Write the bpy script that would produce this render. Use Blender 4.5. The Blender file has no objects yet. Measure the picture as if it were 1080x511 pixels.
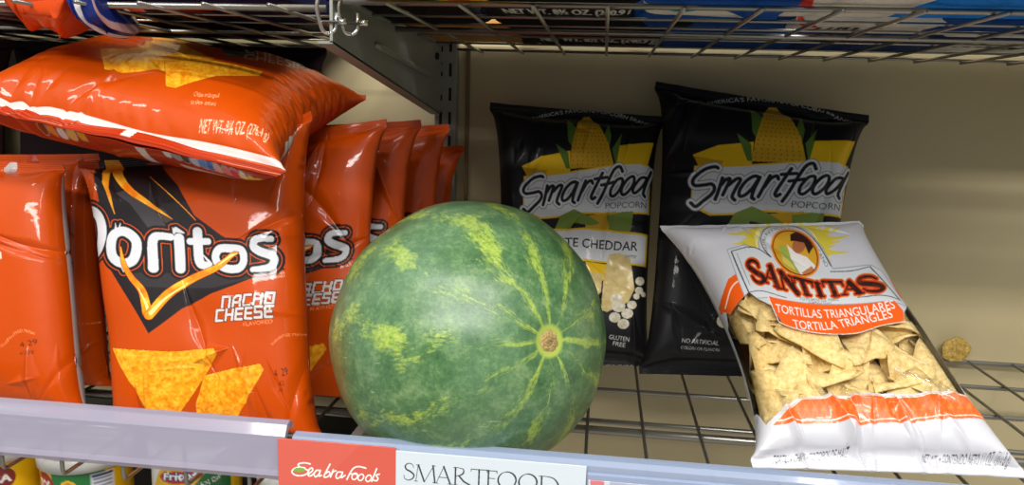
import bpy, bmesh, math, random
import numpy as np
from mathutils import Vector, Matrix
sc = bpy.context.scene
C = sc.collection
rng = np.random.RandomState(7)
random.seed(7)

# ------------------------------------------------------------------ camera
F = 813.0
CAM = np.array([0.0, 0.0, 0.3035])
_d = np.array([98., -133., F]); _d /= np.linalg.norm(_d)
_x = np.array([7240., 363., -F]); _x -= _d * (_x @ _d); _x /= np.linalg.norm(_x)
_u = np.cross(_d, _x)
if _u[1] > 0: _u = -_u
MC = np.stack([_x, _d, _u], 1)          # world -> camera (right, down, forward)
def ray(px, py): return MC.T @ np.array([(px - 540) / F, (py - 255.5) / F, 1.0])
def at(px, py, Y):                       # point at depth Y seen at a pixel of the photograph
    r = ray(px, py); r = r * Y / r[1]; return r + CAM
def atz(px, py, Z):
    r = ray(px, py); return r * (Z - CAM[2]) / r[2] + CAM
cd = bpy.data.cameras.new('camera'); cam = bpy.data.objects.new('camera', cd); C.objects.link(cam)
cd.sensor_width = 36; cd.lens = F / 1080 * 36; cd.clip_start = 0.02
R = np.stack([MC[0], -MC[1], -MC[2]], 1)
m4 = Matrix.Identity(4)
for i in range(3):
    for j in range(3): m4[i][j] = R[i, j]
    m4[i][3] = CAM[i]
cam.matrix_world = m4
sc.camera = cam

# ------------------------------------------------------------------ light
w = bpy.data.worlds.new('store_air'); sc.world = w; w.use_nodes = True
w.node_tree.nodes['Background'].inputs[0].default_value = (0.93, 0.97, 1.0, 1)
_n = w.node_tree; _bg = _n.nodes['Background']; _bg.inputs[1].default_value = 0.52
_tc = _n.nodes.new('ShaderNodeTexCoord'); _sp = _n.nodes.new('ShaderNodeSeparateXYZ'); _rp = _n.nodes.new('ShaderNodeValToRGB')
_mr = _n.nodes.new('ShaderNodeMapRange'); _mr.inputs[1].default_value = -1; _mr.inputs[2].default_value = 1
_n.links.new(_tc.outputs['Generated'], _sp.inputs[0]); _n.links.new(_sp.outputs[2], _mr.inputs[0]); _n.links.new(_mr.outputs[0], _rp.inputs[0]); _n.links.new(_rp.outputs[0], _bg.inputs[0])
_e = _rp.color_ramp.elements; _e[0].position = .2; _e[0].color = (.42, .40, .38, 1); _e[1].position = .8; _e[1].color = (1.15, 1.18, 1.2, 1)
_k = _rp.color_ramp.elements.new(.5); _k.color = (.5, .5, .5, 1)
def area(name, loc, rot, sx, sy, power, col=(1, 0.97, 0.92)):
    l = bpy.data.lights.new(name, 'AREA'); l.shape = 'RECTANGLE'; l.size = sx; l.size_y = sy
    l.energy = power; l.color = col
    o = bpy.data.objects.new(name, l); C.objects.link(o); o.location = loc; o.rotation_euler = rot
    return o
area('ceiling_tube_light', (-0.2, -2.1, 2.0), (math.radians(52), 0, 0), 3.0, 0.2, 84)
area('ceiling_tube_light', (-0.35, -0.6, 2.0), (math.radians(24), 0, 0), 2.4, 0.12, 34)
area('ceiling_tube_light', (0.9, -0.5, 2.2), (math.radians(20), 0, 0), 0.14, 2.0, 22)
vs = sc.view_settings
vs.view_transform = 'Standard'; vs.look = 'None'; vs.gamma = 1; vs.use_curve_mapping = False
vs.exposure = 0.0

# ------------------------------------------------------------------ materials
def mat(name, col=(.5, .5, .5), rough=.5, metal=0., spec=.5, coat=0., bump=0., bscale=50., attr=None, trans=0., noise=0.):
    m = bpy.data.materials.new(name); m.use_nodes = True
    nt = m.node_tree; b = nt.nodes['Principled BSDF']
    b.inputs['Base Color'].default_value = (*col, 1); b.inputs['Roughness'].default_value = rough
    b.inputs['Metallic'].default_value = metal; b.inputs['Specular IOR Level'].default_value = spec
    b.inputs['Coat Weight'].default_value = coat; b.inputs['Coat Roughness'].default_value = .05
    if attr:
        a = nt.nodes.new('ShaderNodeVertexColor'); a.layer_name = attr
        nt.links.new(a.outputs['Color'], b.inputs['Base Color'])
    tc = nt.nodes.new('ShaderNodeTexCoord')
    if bump:
        n = nt.nodes.new('ShaderNodeTexNoise'); n.inputs['Scale'].default_value = bscale; n.inputs['Detail'].default_value = 4
        nt.links.new(tc.outputs['Object'], n.inputs['Vector'])
        bp = nt.nodes.new('ShaderNodeBump'); bp.inputs['Strength'].default_value = bump; bp.inputs['Distance'].default_value = .002
        nt.links.new(n.outputs['Fac'], bp.inputs['Height']); nt.links.new(bp.outputs['Normal'], b.inputs['Normal'])
        if coat: nt.links.new(bp.outputs['Normal'], b.inputs['Coat Normal'])
    if noise and not attr:
        n2 = nt.nodes.new('ShaderNodeTexNoise'); n2.inputs['Scale'].default_value = bscale * .3; n2.inputs['Detail'].default_value = 5
        nt.links.new(tc.outputs['Object'], n2.inputs['Vector'])
        mx = nt.nodes.new('ShaderNodeMix'); mx.data_type = 'RGBA'
        mx.inputs[6].default_value = (*[c * (1 - noise) for c in col], 1); mx.inputs[7].default_value = (*[min(1, c * (1 + noise)) for c in col], 1)
        nt.links.new(n2.outputs['Fac'], mx.inputs[0]); nt.links.new(mx.outputs[2], b.inputs['Base Color'])
    if trans:
        t = nt.nodes.new('ShaderNodeBsdfTransparent'); mixs = nt.nodes.new('ShaderNodeMixShader')
        mixs.inputs[0].default_value = trans
        nt.links.new(b.outputs[0], mixs.inputs[1]); nt.links.new(t.outputs[0], mixs.inputs[2])
        nt.links.new(mixs.outputs[0], nt.nodes['Material Output'].inputs[0])
    return m
def s2l(c):
    c = np.asarray(c, float) / 255.
    return np.where(c <= .04045, c / 12.92, ((c + .055) / 1.055) ** 2.4)
def L(*c): return tuple(s2l(c))
M_wire = mat('chromed_wire', L(150, 147, 140), .28, .85, noise=.15, bscale=30)
M_steel = mat('galvanised_steel', L(150, 152, 144), .55, .45, noise=.18, bscale=40, bump=.05)
M_chrome = mat('bright_chrome', L(200, 200, 196), .18, .95, noise=.05)
M_slot = mat('slot_dark', L(18, 18, 18), .8, noise=.1)
M_panel = mat('beige_painted_panel', L(180, 166, 128), .5, noise=.05, bscale=8, bump=.02)
M_trimbrown = mat('brown_edge_trim', L(120, 96, 66), .6, noise=.1)
M_floor = mat('store_floor', L(150, 146, 138), .4, noise=.08, bscale=6)
M_deck = mat('dark_deck', L(60, 58, 56), .5, noise=.1)
M_lip = mat('frosted_plastic', L(168, 164, 184), .22, coat=.5, trans=.34, noise=.03, bscale=10)
M_clear = mat('clear_blue_plastic', L(168, 184, 214), .12, coat=.8, trans=.45, noise=.03, bscale=10)
M_card = mat('card_stock', L(215, 218, 222), .35, coat=.3, noise=.02)
M_print = mat('printed_card', rough=.35, coat=.5, attr='print')
M_film = mat('printed_bag_film', rough=.42, spec=.15, coat=.4, attr='print', bump=.14, bscale=60)
M_matte = mat('printed_matte_film', rough=.5, spec=.2, coat=.12, attr='print', bump=.2, bscale=60)
M_shade = mat('plain_bag_film', rough=.75, spec=.08, attr='print', bump=.15)
M_can = mat('printed_can', rough=.3, coat=.3, attr='print')
M_lid = mat('can_rim', L(205, 205, 200), .35, coat=.2, noise=.04)
def film_window():
    m = mat('part_clear_bag_film', rough=.36, spec=.5, coat=.45, attr='print', bump=.2, bscale=55)
    nt = m.node_tree; b = nt.nodes['Principled BSDF']
    a = nt.nodes.new('ShaderNodeVertexColor'); a.layer_name = 'print'
    t = nt.nodes.new('ShaderNodeBsdfTransparent'); g = nt.nodes.new('ShaderNodeBsdfGlossy'); g.inputs['Roughness'].default_value = .07
    bp = [n for n in nt.nodes if n.type == 'BUMP'][0]; nt.links.new(bp.outputs[0], g.inputs['Normal'])
    fr = nt.nodes.new('ShaderNodeFresnel'); fr.inputs[0].default_value = 1.5; nt.links.new(bp.outputs[0], fr.inputs['Normal'])
    m1 = nt.nodes.new('ShaderNodeMixShader'); nt.links.new(fr.outputs[0], m1.inputs[0]); nt.links.new(t.outputs[0], m1.inputs[1]); nt.links.new(g.outputs[0], m1.inputs[2])
    m2 = nt.nodes.new('ShaderNodeMixShader'); nt.links.new(a.outputs['Alpha'], m2.inputs[0]); nt.links.new(m1.outputs[0], m2.inputs[1]); nt.links.new(b.outputs[0], m2.inputs[2])
    nt.links.new(m2.outputs[0], nt.nodes['Material Output'].inputs[0])
    return m
M_window = film_window()

# ------------------------------------------------------------------ object helpers
def link(name, me, m=None, parent=None, smooth=True):
    o = bpy.data.objects.new(name, me); C.objects.link(o)
    if m: me.materials.append(m)
    if smooth and len(me.polygons): me.polygons.foreach_set('use_smooth', np.ones(len(me.polygons), bool))
    if parent:
        o.parent = parent; o.matrix_parent_inverse = Matrix.Translation(-Vector(parent.location))
    return o
def tag(o, label, cat, group=None, kind=None):
    o['label'] = label; o['category'] = cat
    if group: o['group'] = group
    if kind: o['kind'] = kind
    return o
def empty(name, loc, label, cat, group=None):
    o = bpy.data.objects.new(name, None); C.objects.link(o); o.location = loc; o.empty_display_size = .02
    return tag(o, label, cat, group)
def bm_mesh(name, bm):
    me = bpy.data.meshes.new(name); bm.to_mesh(me); bm.free(); return me
def box_bm(lo, hi, bev=0., bm=None):
    own = bm is None; bm = bm or bmesh.new()
    r = bmesh.ops.create_cube(bm, size=1)
    lo = np.array(lo, float); hi = np.array(hi, float); c = (lo + hi) / 2; s = hi - lo
    for v in r['verts']: v.co = Vector((c[0] + v.co.x * s[0], c[1] + v.co.y * s[1], c[2] + v.co.z * s[2]))
    if bev:
        es = list({e for v in r['verts'] for e in v.link_edges})
        bmesh.ops.bevel(bm, geom=es, offset=bev, segments=2, affect='EDGES', profile=.5)
    return bm
def tube_bm(pts, r, n=8, bm=None, cap=True):
    bm = bm or bmesh.new(); pts = [Vector(p) for p in pts]; rings = []
    prev = None
    for i, p in enumerate(pts):
        t = (pts[min(i + 1, len(pts) - 1)] - pts[max(i - 1, 0)]).normalized()
        if prev is None:
            a = Vector((0, 0, 1)) if abs(t.z) < .9 else Vector((1, 0, 0)); s = t.cross(a).normalized()
        else: s = (prev - t * prev.dot(t)).normalized()
        prev = s; q = t.cross(s)
        rr = r[i] if hasattr(r, '__len__') else r
        rings.append([bm.verts.new(p + (s * math.cos(2 * math.pi * k / n) + q * math.sin(2 * math.pi * k / n)) * rr) for k in range(n)])
    for a, b in zip(rings, rings[1:]):
        for k in range(n): bm.faces.new((a[k], a[(k + 1) % n], b[(k + 1) % n], b[k]))
    if cap: bm.faces.new(rings[0][::-1]); bm.faces.new(rings[-1])
    return bm
def bend_path(pts, r=.006, seg=4):       # round the corners of a polyline
    out = [Vector(pts[0])]
    for a, b, c in zip(pts, pts[1:], pts[2:]):
        a, b, c = Vector(a), Vector(b), Vector(c); u = (a - b).normalized(); v = (c - b).normalized()
        p0 = b + u * r; p2 = b + v * r
        for k in range(seg + 1):
            t = k / seg; out.append(p0 * (1 - t) ** 2 + b * 2 * t * (1 - t) + p2 * t * t)
    out.append(Vector(pts[-1])); return out
def profile_bm(prof, x0, x1, closed=True, nx=1):   # extrude a (y,z) profile along x
    bm = bmesh.new(); rows = []
    for k in range(nx + 1):
        x = x0 + (x1 - x0) * k / nx; rows.append([bm.verts.new((x, p[0], p[1])) for p in prof])
    n = len(prof)
    for a, b in zip(rows, rows[1:]):
        for i in range(n if closed else n - 1): bm.faces.new((a[i], a[(i + 1) % n], b[(i + 1) % n], b[i]))
    if closed: bm.faces.new(rows[0][::-1]); bm.faces.new(rows[-1])
    bmesh.ops.recalc_face_normals(bm, faces=bm.faces)
    return bm
def grid_mesh(name, P, col=None, attr='print', wrap=False, cap=None):   # P [ny,nx,3]
    ny, nx = P.shape[:2]
    idx = np.arange(ny * nx).reshape(ny, nx)
    if wrap: idx = np.concatenate([idx, idx[:, :1]], 1)
    q = np.stack([idx[:-1, :-1], idx[1:, :-1], idx[1:, 1:], idx[:-1, 1:]], -1).reshape(-1, 4)
    me = bpy.data.meshes.new(name)
    me.vertices.add(ny * nx); me.vertices.foreach_set('co', P.reshape(-1).astype(np.float32))
    me.loops.add(q.size); me.loops.foreach_set('vertex_index', q.reshape(-1).astype(np.int32))
    me.polygons.add(len(q)); me.polygons.foreach_set('loop_start', (np.arange(len(q)) * 4).astype(np.int32))
    me.update(calc_edges=True)
    if col is not None:
        a = me.color_attributes.new(attr, 'FLOAT_COLOR', 'POINT')
        c = np.ones((ny * nx, 4), np.float32); cc = col.reshape(ny * nx, -1); c[:, :cc.shape[1]] = cc
        a.data.foreach_set('color', c.reshape(-1))
    return me

# ------------------------------------------------------------------ print canvas (numpy drawing of the packaging print)
def catmull(pts, n=8, closed=False):
    p = np.array(pts, float)
    if closed: p = np.vstack([p[-1:], p, p[:2]])
    else: p = np.vstack([2 * p[0] - p[1], p, 2 * p[-1] - p[-2]])
    out = []
    t = np.linspace(0, 1, n, endpoint=False)[:, None]
    for a, b, c, d in zip(p, p[1:], p[2:], p[3:]):
        out.append(.5 * ((2 * b) + (-a + c) * t + (2 * a - 5 * b + 4 * c - d) * t ** 2 + (-a + 3 * b - 3 * c + d) * t ** 3))
    out.append(p[-2][None]); return np.vstack(out)
def vnoise(h, w, cell, seed, octaves=3):
    r = np.random.RandomState(seed); o = np.zeros((h, w), np.float32); amp = 1.; tot = 0
    for k in range(octaves):
        c = max(2., cell / 2 ** k); gh = int(h / c) + 3; gw = int(w / c) + 3; g = r.rand(gh, gw)
        y = np.arange(h) / c; x = np.arange(w) / c; yi = y.astype(int); xi = x.astype(int)
        fy = (y - yi); fx = (x - xi); fy = (fy * fy * (3 - 2 * fy))[:, None]; fx = (fx * fx * (3 - 2 * fx))[None]
        a = g[yi][:, xi]; b = g[yi][:, xi + 1]; c_ = g[yi + 1][:, xi]; d = g[yi + 1][:, xi + 1]
        o += amp * ((a * (1 - fx) + b * fx) * (1 - fy) + (c_ * (1 - fx) + d * fx) * fy); tot += amp; amp *= .55
    return o / tot
_fc = {}
def glyphs(s):
    if s in _fc: return _fc[s]
    cu = bpy.data.curves.new('t', 'FONT'); cu.body = s; cu.resolution_u = 4
    o = bpy.data.objects.new('t', cu); C.objects.link(o)
    dg = bpy.context.evaluated_depsgraph_get(); me = o.evaluated_get(dg).to_mesh(); me.calc_loop_triangles()
    v = np.array([x.co[:2] for x in me.vertices]); t = np.array([x.vertices[:] for x in me.loop_triangles])
    bpy.data.objects.remove(o); bpy.data.curves.remove(cu)
    v[:, 0] -= v[:, 0].min()
    _fc[s] = (v, t); return v, t
_H = None
def caph():
    global _H
    if _H is None: v, _ = glyphs('H'); _H = v[:, 1].max()
    return _H
class Canvas:
    def __init__(s, x0, y0, x1, y1, S, bg, alpha=1.):
        s.x0, s.y0, s.S = x0, y0, S; s.w = int((x1 - x0) * S); s.h = int((y1 - y0) * S)
        s.a = np.empty((s.h, s.w, 4), np.float32); s.a[..., :3] = s2l(bg); s.a[..., 3] = alpha
        s.o = (0, 0, 1.)
    def frame(s, ox=0, oy=0, k=1.): s.o = (ox, oy, k); return s     # following points are given in a zoomed crop's frame
    def T(s, p):
        p = np.array(p, float).reshape(-1, 2); ox, oy, k = s.o
        return np.stack([(p[:, 0] / k + ox - s.x0) * s.S, (p[:, 1] / k + oy - s.y0) * s.S], 1)
    def new(s): return np.zeros((s.h, s.w), bool)
    def bb(s, p, pad=0):
        lo = np.floor(p.min(0) - pad).astype(int); hi = np.ceil(p.max(0) + pad).astype(int) + 1
        return max(lo[0], 0), max(lo[1], 0), min(hi[0], s.w), min(hi[1], s.h)
    def poly(s, pts, m=None, raw=False, smooth=False):
        m = s.new() if m is None else m
        if smooth: pts = catmull(pts, 8, True)
        p = np.array(pts, float) if raw else s.T(pts)
        x0, y0, x1, y1 = s.bb(p)
        if x1 <= x0 or y1 <= y0: return m
        X = np.arange(x0, x1)[None] + .5; Y = np.arange(y0, y1)[:, None] + .5
        ins = np.zeros((y1 - y0, x1 - x0), bool)
        for (ax, ay), (bx, by) in zip(p, np.roll(p, -1, 0)):
            if ay == by: continue
            c = ((ay > Y) != (by > Y)); xi = ax + (Y - ay) * (bx - ax) / (by - ay); ins ^= c & (X < xi)
        m[y0:y1, x0:x1] |= ins; return m
    def stroke(s, pts, wd, m=None, smooth=True, closed=False, n=8):
        m = s.new() if m is None else m
        P0 = np.array(pts, float); k = s.o[2]
        wv = np.full(len(P0), wd, float) if not hasattr(wd, '__len__') else np.array(wd, float)
        Q = np.column_stack([P0, wv])
        if smooth and len(Q) > 2: Q = catmull(Q, n, closed)
        elif closed: Q = np.vstack([Q, Q[:1]])
        p = s.T(Q[:, :2]); r = Q[:, 2] / k * s.S / 2
        for a, b, ra, rb in zip(p, p[1:], r, r[1:]):
            x0, y0, x1, y1 = s.bb(np.array([a, b]), max(ra, rb) + 1)
            if x1 <= x0 or y1 <= y0: continue
            X = np.arange(x0, x1)[None] + .5 - a[0]; Y = np.arange(y0, y1)[:, None] + .5 - a[1]
            d = b - a; L2 = max(d @ d, 1e-9); t = np.clip((X * d[0] + Y * d[1]) / L2, 0, 1)
            m[y0:y1, x0:x1] |= (X - t * d[0]) ** 2 + (Y - t * d[1]) ** 2 <= (ra + (rb - ra) * t) ** 2
        return m
    def ell(s, cx, cy, rx, ry, rot=0, m=None):
        t = np.linspace(0, 2 * np.pi, 40, endpoint=False); c, q = math.cos(math.radians(rot)), math.sin(math.radians(rot))
        x = rx * np.cos(t); y = ry * np.sin(t); return s.poly(np.stack([cx + x * c - y * q, cy + x * q + y * c], 1), m)
    def text(s, st, base, h, shear=0., bold=0., m=None):   # base: baseline points left..right; h cap height
        m = s.new() if m is None else m; v, t = glyphs(st)
        wd = v[:, 0].max(); u = v[:, 0] / wd; q = v[:, 1] / caph()
        B = np.array(base, float)
        if len(B) > 2: B = catmull(B, 12)
        Bs = B; seg = np.r_[0, np.cumsum(np.linalg.norm(np.diff(B, axis=0), axis=1))]; seg /= seg[-1]
        Ln = np.linalg.norm(np.diff(B, axis=0), axis=1).sum(); u2 = u + q * h * shear / Ln
        B = np.vstack([B[0] - (B[1] - B[0]) / max(seg[1], 1e-6) * .15, B, B[-1] + (B[-1] - B[-2]) / max(1 - seg[-2], 1e-6) * .15]); seg = np.r_[-.15, seg, 1.15]
        bx = np.interp(u2, seg, B[:, 0]); by = np.interp(u2, seg, B[:, 1])
        e = .02; tx = np.interp(u2 + e, seg, B[:, 0]) - np.interp(u2 - e, seg, B[:, 0])
        ty = np.interp(u2 + e, seg, B[:, 1]) - np.interp(u2 - e, seg, B[:, 1])
        n = np.hypot(tx, ty) + 1e-9; X = bx + q * h * ty / n; Y = by - q * h * tx / n
        P = s.T(np.stack([X, Y], 1))
        for tr in t: s.poly(P[tr], m, raw=True)
        if bold: m = s.dil(m, bold)
        return m
    def dil(s, m, r):
        R_ = r / s.o[2] * s.S; o = m.copy(); ys, xs = np.where(m)
        if not len(ys): return o
        n = int(math.ceil(R_)) + 1; y0, y1, x0, x1 = max(ys.min() - n, 0), min(ys.max() + n + 1, s.h), max(xs.min() - n, 0), min(xs.max() + n + 1, s.w)
        sub = m[y0:y1, x0:x1]; P = np.pad(sub, n); out = np.zeros_like(sub)
        H_, W_ = sub.shape
        for dy in range(-int(R_), int(R_) + 1):
            wx = int(math.sqrt(max(R_ * R_ - dy * dy, 0)))
            cs = np.cumsum(np.pad(P[n + dy:n + dy + H_], ((0, 0), (1, 0))).astype(np.int32), 1)
            out |= (cs[:, n + wx + 1:n + wx + 1 + W_] - cs[:, n - wx:n - wx + W_]) > 0
        o[y0:y1, x0:x1] |= out; return o
    def paint(s, m, col, al=1., alpha=None):
        c = s2l(col) if np.ndim(col) == 1 else np.asarray(col)[m]
        s.a[m, :3] = s.a[m, :3] * (1 - al) + np.asarray(c, np.float32) * al
        if alpha is not None: s.a[m, 3] = alpha
        return s
    def ramp(s, f, cols):                # f [h,w] 0..1 -> colours
        cols = np.array([s2l(c) for c in cols]); f = np.clip(f, 0, 1) * (len(cols) - 1); i = np.minimum(f.astype(int), len(cols) - 2)
        return cols[i] * (1 - (f - i)[..., None]) + cols[i + 1] * (f - i)[..., None]
    def sample(s, x, y):
        X = np.clip((x - s.x0) * s.S - .5, 0, s.w - 1.001); Y = np.clip((y - s.y0) * s.S - .5, 0, s.h - 1.001)
        xi = X.astype(int); yi = Y.astype(int); fx = (X - xi)[..., None]; fy = (Y - yi)[..., None]; A = s.a
        return (A[yi, xi] * (1 - fx) + A[yi, xi + 1] * fx) * (1 - fy) + (A[yi + 1, xi] * (1 - fx) + A[yi + 1, xi + 1] * fx) * fy
def bil(q, u, v):                        # q: TL TR BR BL
    q = [np.array(p, float) for p in q]; u = u[..., None]; v = v[..., None]
    return q[0] * (1 - u) * (1 - v) + q[1] * u * (1 - v) + q[2] * u * v + q[3] * (1 - u) * v

# ------------------------------------------------------------------ inflated pillow bag (small cloth solve)
SOFT = .3
def inflate(nx, ny, W, H, thick, seed, seal=2, steps=170, sag=0., p0=1.0):
    r = np.random.RandomState(seed); N = 2 * (nx - 1)
    X = np.zeros((ny, N, 3)); xs = np.linspace(-W / 2, W / 2, nx); ys = np.linspace(H / 2, -H / 2, ny)
    X[:, :nx, 0] = xs; X[:, nx:, 0] = xs[1:-1][::-1]; X[..., 1] = ys[:, None]
    dx = xs[1] - xs[0]; dy = ys[0] - ys[1]; dd = math.hypot(dx, dy)
    bump = np.sin(np.linspace(0, np.pi, nx)); vb = np.sin(np.linspace(0, np.pi, ny))[:, None]
    X[:, :nx, 2] = .004 * bump * vb; X[:, nx:, 2] = -.004 * bump[1:-1][::-1] * vb
    nz = vnoise(ny, N, 9, seed, 3) - .5; X[..., 2] += nz * .02 * vb
    V = np.zeros_like(X); mir = [(nx - 1) + (nx - 1 - i) for i in range(nx)]; mir = [m % N for m in mir]
    rows = list(range(seal + 1)) + list(range(ny - seal - 1, ny))
    def solve(ax, step, rest, k, diag=0):
        n = X.shape[ax]
        for par in (0, 1):
            if ax == 1:
                for off in range(step if step > 1 else 1):
                    i = np.arange(par * step + off, N, 2 * step); j = (i + step) % N
                    A = X[:, i]; B = X[:, j]
                    d = B - A; l = np.linalg.norm(d, axis=2, keepdims=True) + 1e-12; c = (l - rest) / l * d * .5 * k * np.where(l < rest, SOFT, 1.)
                    X[:, i] += c; X[:, j] -= c
            else:
                for off in range(step if step > 1 else 1):
                    i = np.arange(par * step + off, ny - step, 2 * step); j = i + step
                    A = X[i]; B = X[j]
                    d = B - A; l = np.linalg.norm(d, axis=2, keepdims=True) + 1e-12; c = (l - rest) / l * d * .5 * k * np.where(l < rest, SOFT, 1.)
                    X[i] += c; X[j] -= c
    def shear(s_, k):
        Y = np.roll(X, -s_, 1)
        for par in (0, 1):
            i = np.arange(par, ny - 1, 2); A = X[i]; B = np.roll(X, -s_, 1)[i + 1]
            d = B - A; l = np.linalg.norm(d, axis=2, keepdims=True) + 1e-12; c = (l - dd) / l * d * .25 * k
            X[i] += c; X[i + 1] -= np.roll(c, s_, 1)
    for st in range(steps):
        gx = np.roll(X, -1, 1) - np.roll(X, 1, 1); gy = np.zeros_like(X); gy[1:-1] = X[2:] - X[:-2]
        n = np.cross(gx, -gy); n /= np.linalg.norm(n, axis=2, keepdims=True) + 1e-9
        t = X[ny // 4:3 * ny // 4, :nx, 2].max() - X[ny // 4:3 * ny // 4, nx:, 2].min()
        p = p0 * np.clip(1.2 * (1 - t / thick), -.6, 1.) * .0009
        V[:] = V * .86 + n * p
        if sag: V[..., 1] -= sag * .00002
        old = X.copy(); X += V
        for it in range(4):
            solve(1, 1, dx, 1.); solve(0, 1, dy, 1.); shear(1, .7); shear(-1, .7)
            solve(1, 2, 2 * dx, .3); solve(0, 2, 2 * dy, .3); solve(1, 4, 4 * dx, .12)
            for j in rows:
                a = X[j, :nx].copy(); b = X[j][mir].copy(); mid = (a + b) / 2
                X[j, :nx] = mid; X[j, mir] = mid
            f = slice(seal + 1, ny - seal - 1)
            X[f, 1:nx - 1, 2] = np.maximum(X[f, 1:nx - 1, 2], .0006 - .0); X[f, nx:, 2] = np.minimum(X[f, nx:, 2], -.0006)
        V = (X - old) * .9
    return X
def cr_matrix(n, m, periodic):
    Mx = np.zeros((m, n)); t = np.linspace(0, n if periodic else n - 1, m, endpoint=not periodic)
    for k, tt in enumerate(t):
        i = int(tt); f = tt - i
        if not periodic and i >= n - 1: i = n - 2; f = 1.
        wts = (-.5 * f + f * f - .5 * f ** 3, 1 - 2.5 * f * f + 1.5 * f ** 3, .5 * f + 2 * f * f - 1.5 * f ** 3, -.5 * f * f + .5 * f ** 3)
        for q, wt in zip((-1, 0, 1, 2), wts):
            j = i + q; j = j % n if periodic else min(max(j, 0), n - 1); Mx[k, j] += wt
    return Mx
SIMS = {}
DUMP = False
def sim(key, **kw):
    if key not in SIMS: SIMS[key] = inflate(**kw)
    return SIMS[key]
def biquad(cp, u, v):                    # cp 3x3 of points, rows top..bottom
    def b(t): return [2 * (t - .5) * (t - 1), -4 * t * (t - 1), 2 * t * (t - .5)]
    bu = b(u); bv = b(v); o = 0
    for i in range(3):
        for j in range(3): o = o + cp[i][j] * (bv[i] * bu[j])[..., None]
    return o
def ctrl(tl, tr, br, bl, mids={}):
    P = [[at(*tl), None, at(*tr)], [None] * 3, [at(*bl), None, at(*br)]]
    P[0][1] = (P[0][0] + P[0][2]) / 2; P[2][1] = (P[2][0] + P[2][2]) / 2
    for i in range(3): P[1][i] = (P[0][i] + P[2][i]) / 2
    for (i, j), d in mids.items(): P[i][j] = P[i][j] + np.array(d)
    return P
def onshelf(px, py): return (px, py, atz(px, py, .005)[1])   # a bottom corner standing on the lower shelf
def bag(name, label, group, X, cp, front, fq, back, bq=None, m=None, res=(200, 260), tscale=1., cat='bag', extra=None, seal_rows=2, rest=None, folds=0, fseed=1, bands=()):
    ny0, N0 = X.shape[:2]; nx0 = N0 // 2 + 1
    nxf, nyf = res; Nf = 2 * (nxf - 1)
    Y = np.einsum('ab,bcd->acd', cr_matrix(ny0, nyf, False), X)
    Y = np.einsum('ab,cbd->cad', cr_matrix(N0, Nf, True), Y)
    e_ = np.arange(nyf) / (nyf - 1) * (ny0 - 1); k_ = np.clip(1.25 - np.minimum(e_, ny0 - 1 - e_) / (seal_rows + 1.5), 0, 1)[:, None] * .8   # the sealed ends stay flat and straight
    Y[..., 1] = Y[..., 1] * (1 - k_) + Y[..., 1].mean(1, keepdims=True) * k_; Y[..., 2] *= 1 - k_
    ct = [X[0, 0], X[0, nx0 - 1], X[-1, nx0 - 1], X[-1, 0]]
    wx = (ct[1][0] - ct[0][0] + ct[2][0] - ct[3][0]) / 2; cx = sum(c[0] for c in ct) / 4
    hy = (ct[0][1] - ct[3][1] + ct[1][1] - ct[2][1]) / 2; cy = sum(c[1] for c in ct) / 4
    u = (Y[..., 0] - cx) / wx + .5; v = .5 - (Y[..., 1] - cy) / hy
    P = biquad(cp, u, v)
    e = .01; nu = biquad(cp, u + e, v) - biquad(cp, u - e, v); nv = biquad(cp, u, v + e) - biquad(cp, u, v - e)
    n = np.cross(nv, nu); n /= np.linalg.norm(n, axis=2, keepdims=True)
    z = Y[..., 2:3] * tscale
    # crimped ribs of the two end seals
    rowf = np.linspace(0, 1, nyf)[:, None, None]; sr = seal_rows / (ny0 - 1)
    rib = ((rowf < sr) | (rowf > 1 - sr)) * np.sin(rowf / sr * 2 * np.pi * 3.5) * .0004
    thin = np.zeros((1, Nf, 1)); thin[:, :nxf] = .0004; thin[:, nxf:] = -.0004; thin[0, 0] = thin[0, nxf - 1] = 0
    if folds:                            # sharp-edged creases of the film
        r = np.random.RandomState(fseed); h = np.zeros(u.shape)
        env = np.clip(np.minimum(v, 1 - v) / .05, 0, 1) * np.clip(np.minimum(u, 1 - u) / .04, 0, 1)
        for k in range(folds):
            a0, b0 = r.uniform(.05, .95), r.uniform(.04, .96); th = r.uniform(0, np.pi); ln = r.uniform(.08, .28); wd = r.uniform(.02, .06)
            if r.rand() < .5: b0 = r.choice([r.uniform(.05, .22), r.uniform(.8, .95)]); th = r.uniform(1.1, 2.0)
            du, dv = (u - a0), (v - b0) * 1.3; al = du * math.cos(th) + dv * math.sin(th); pe = -du * math.sin(th) + dv * math.cos(th) + .8 * al ** 2 * r.uniform(-1, 1)
            f = np.maximum(0, 1 - np.abs(pe) / wd / (1.02 - np.clip(np.abs(al) / ln, 0, 1))); f = f * f * (1.6 - .6 * f)
            h += r.choice([-1, 1]) * r.uniform(.4, 1) * wd * .12 * f * np.clip(1 - np.abs(al) / ln, 0, 1) ** .6
        fr_ = np.zeros(u.shape); fr_[:, :nxf] = 1; fr_[:, nxf:] = -1
        for k in range(9):               # broad soft dents
            a0, b0, sg = r.uniform(.1, .9), r.uniform(.08, .92), r.uniform(.07, .15)
            h += r.uniform(-.0055, .004) * np.exp(-((u - a0) ** 2 + ((v - b0) * 1.2) ** 2) / sg ** 2)
        z = z + (h * env * fr_)[..., None]
    P = P + n * (z + rib + thin)
    if rest is not None: P[..., 2] = np.where(P[..., 2] < rest + .012, rest + .012 * np.exp((np.minimum(P[..., 2], rest + .012) - rest - .012) / .012), P[..., 2])
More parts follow.
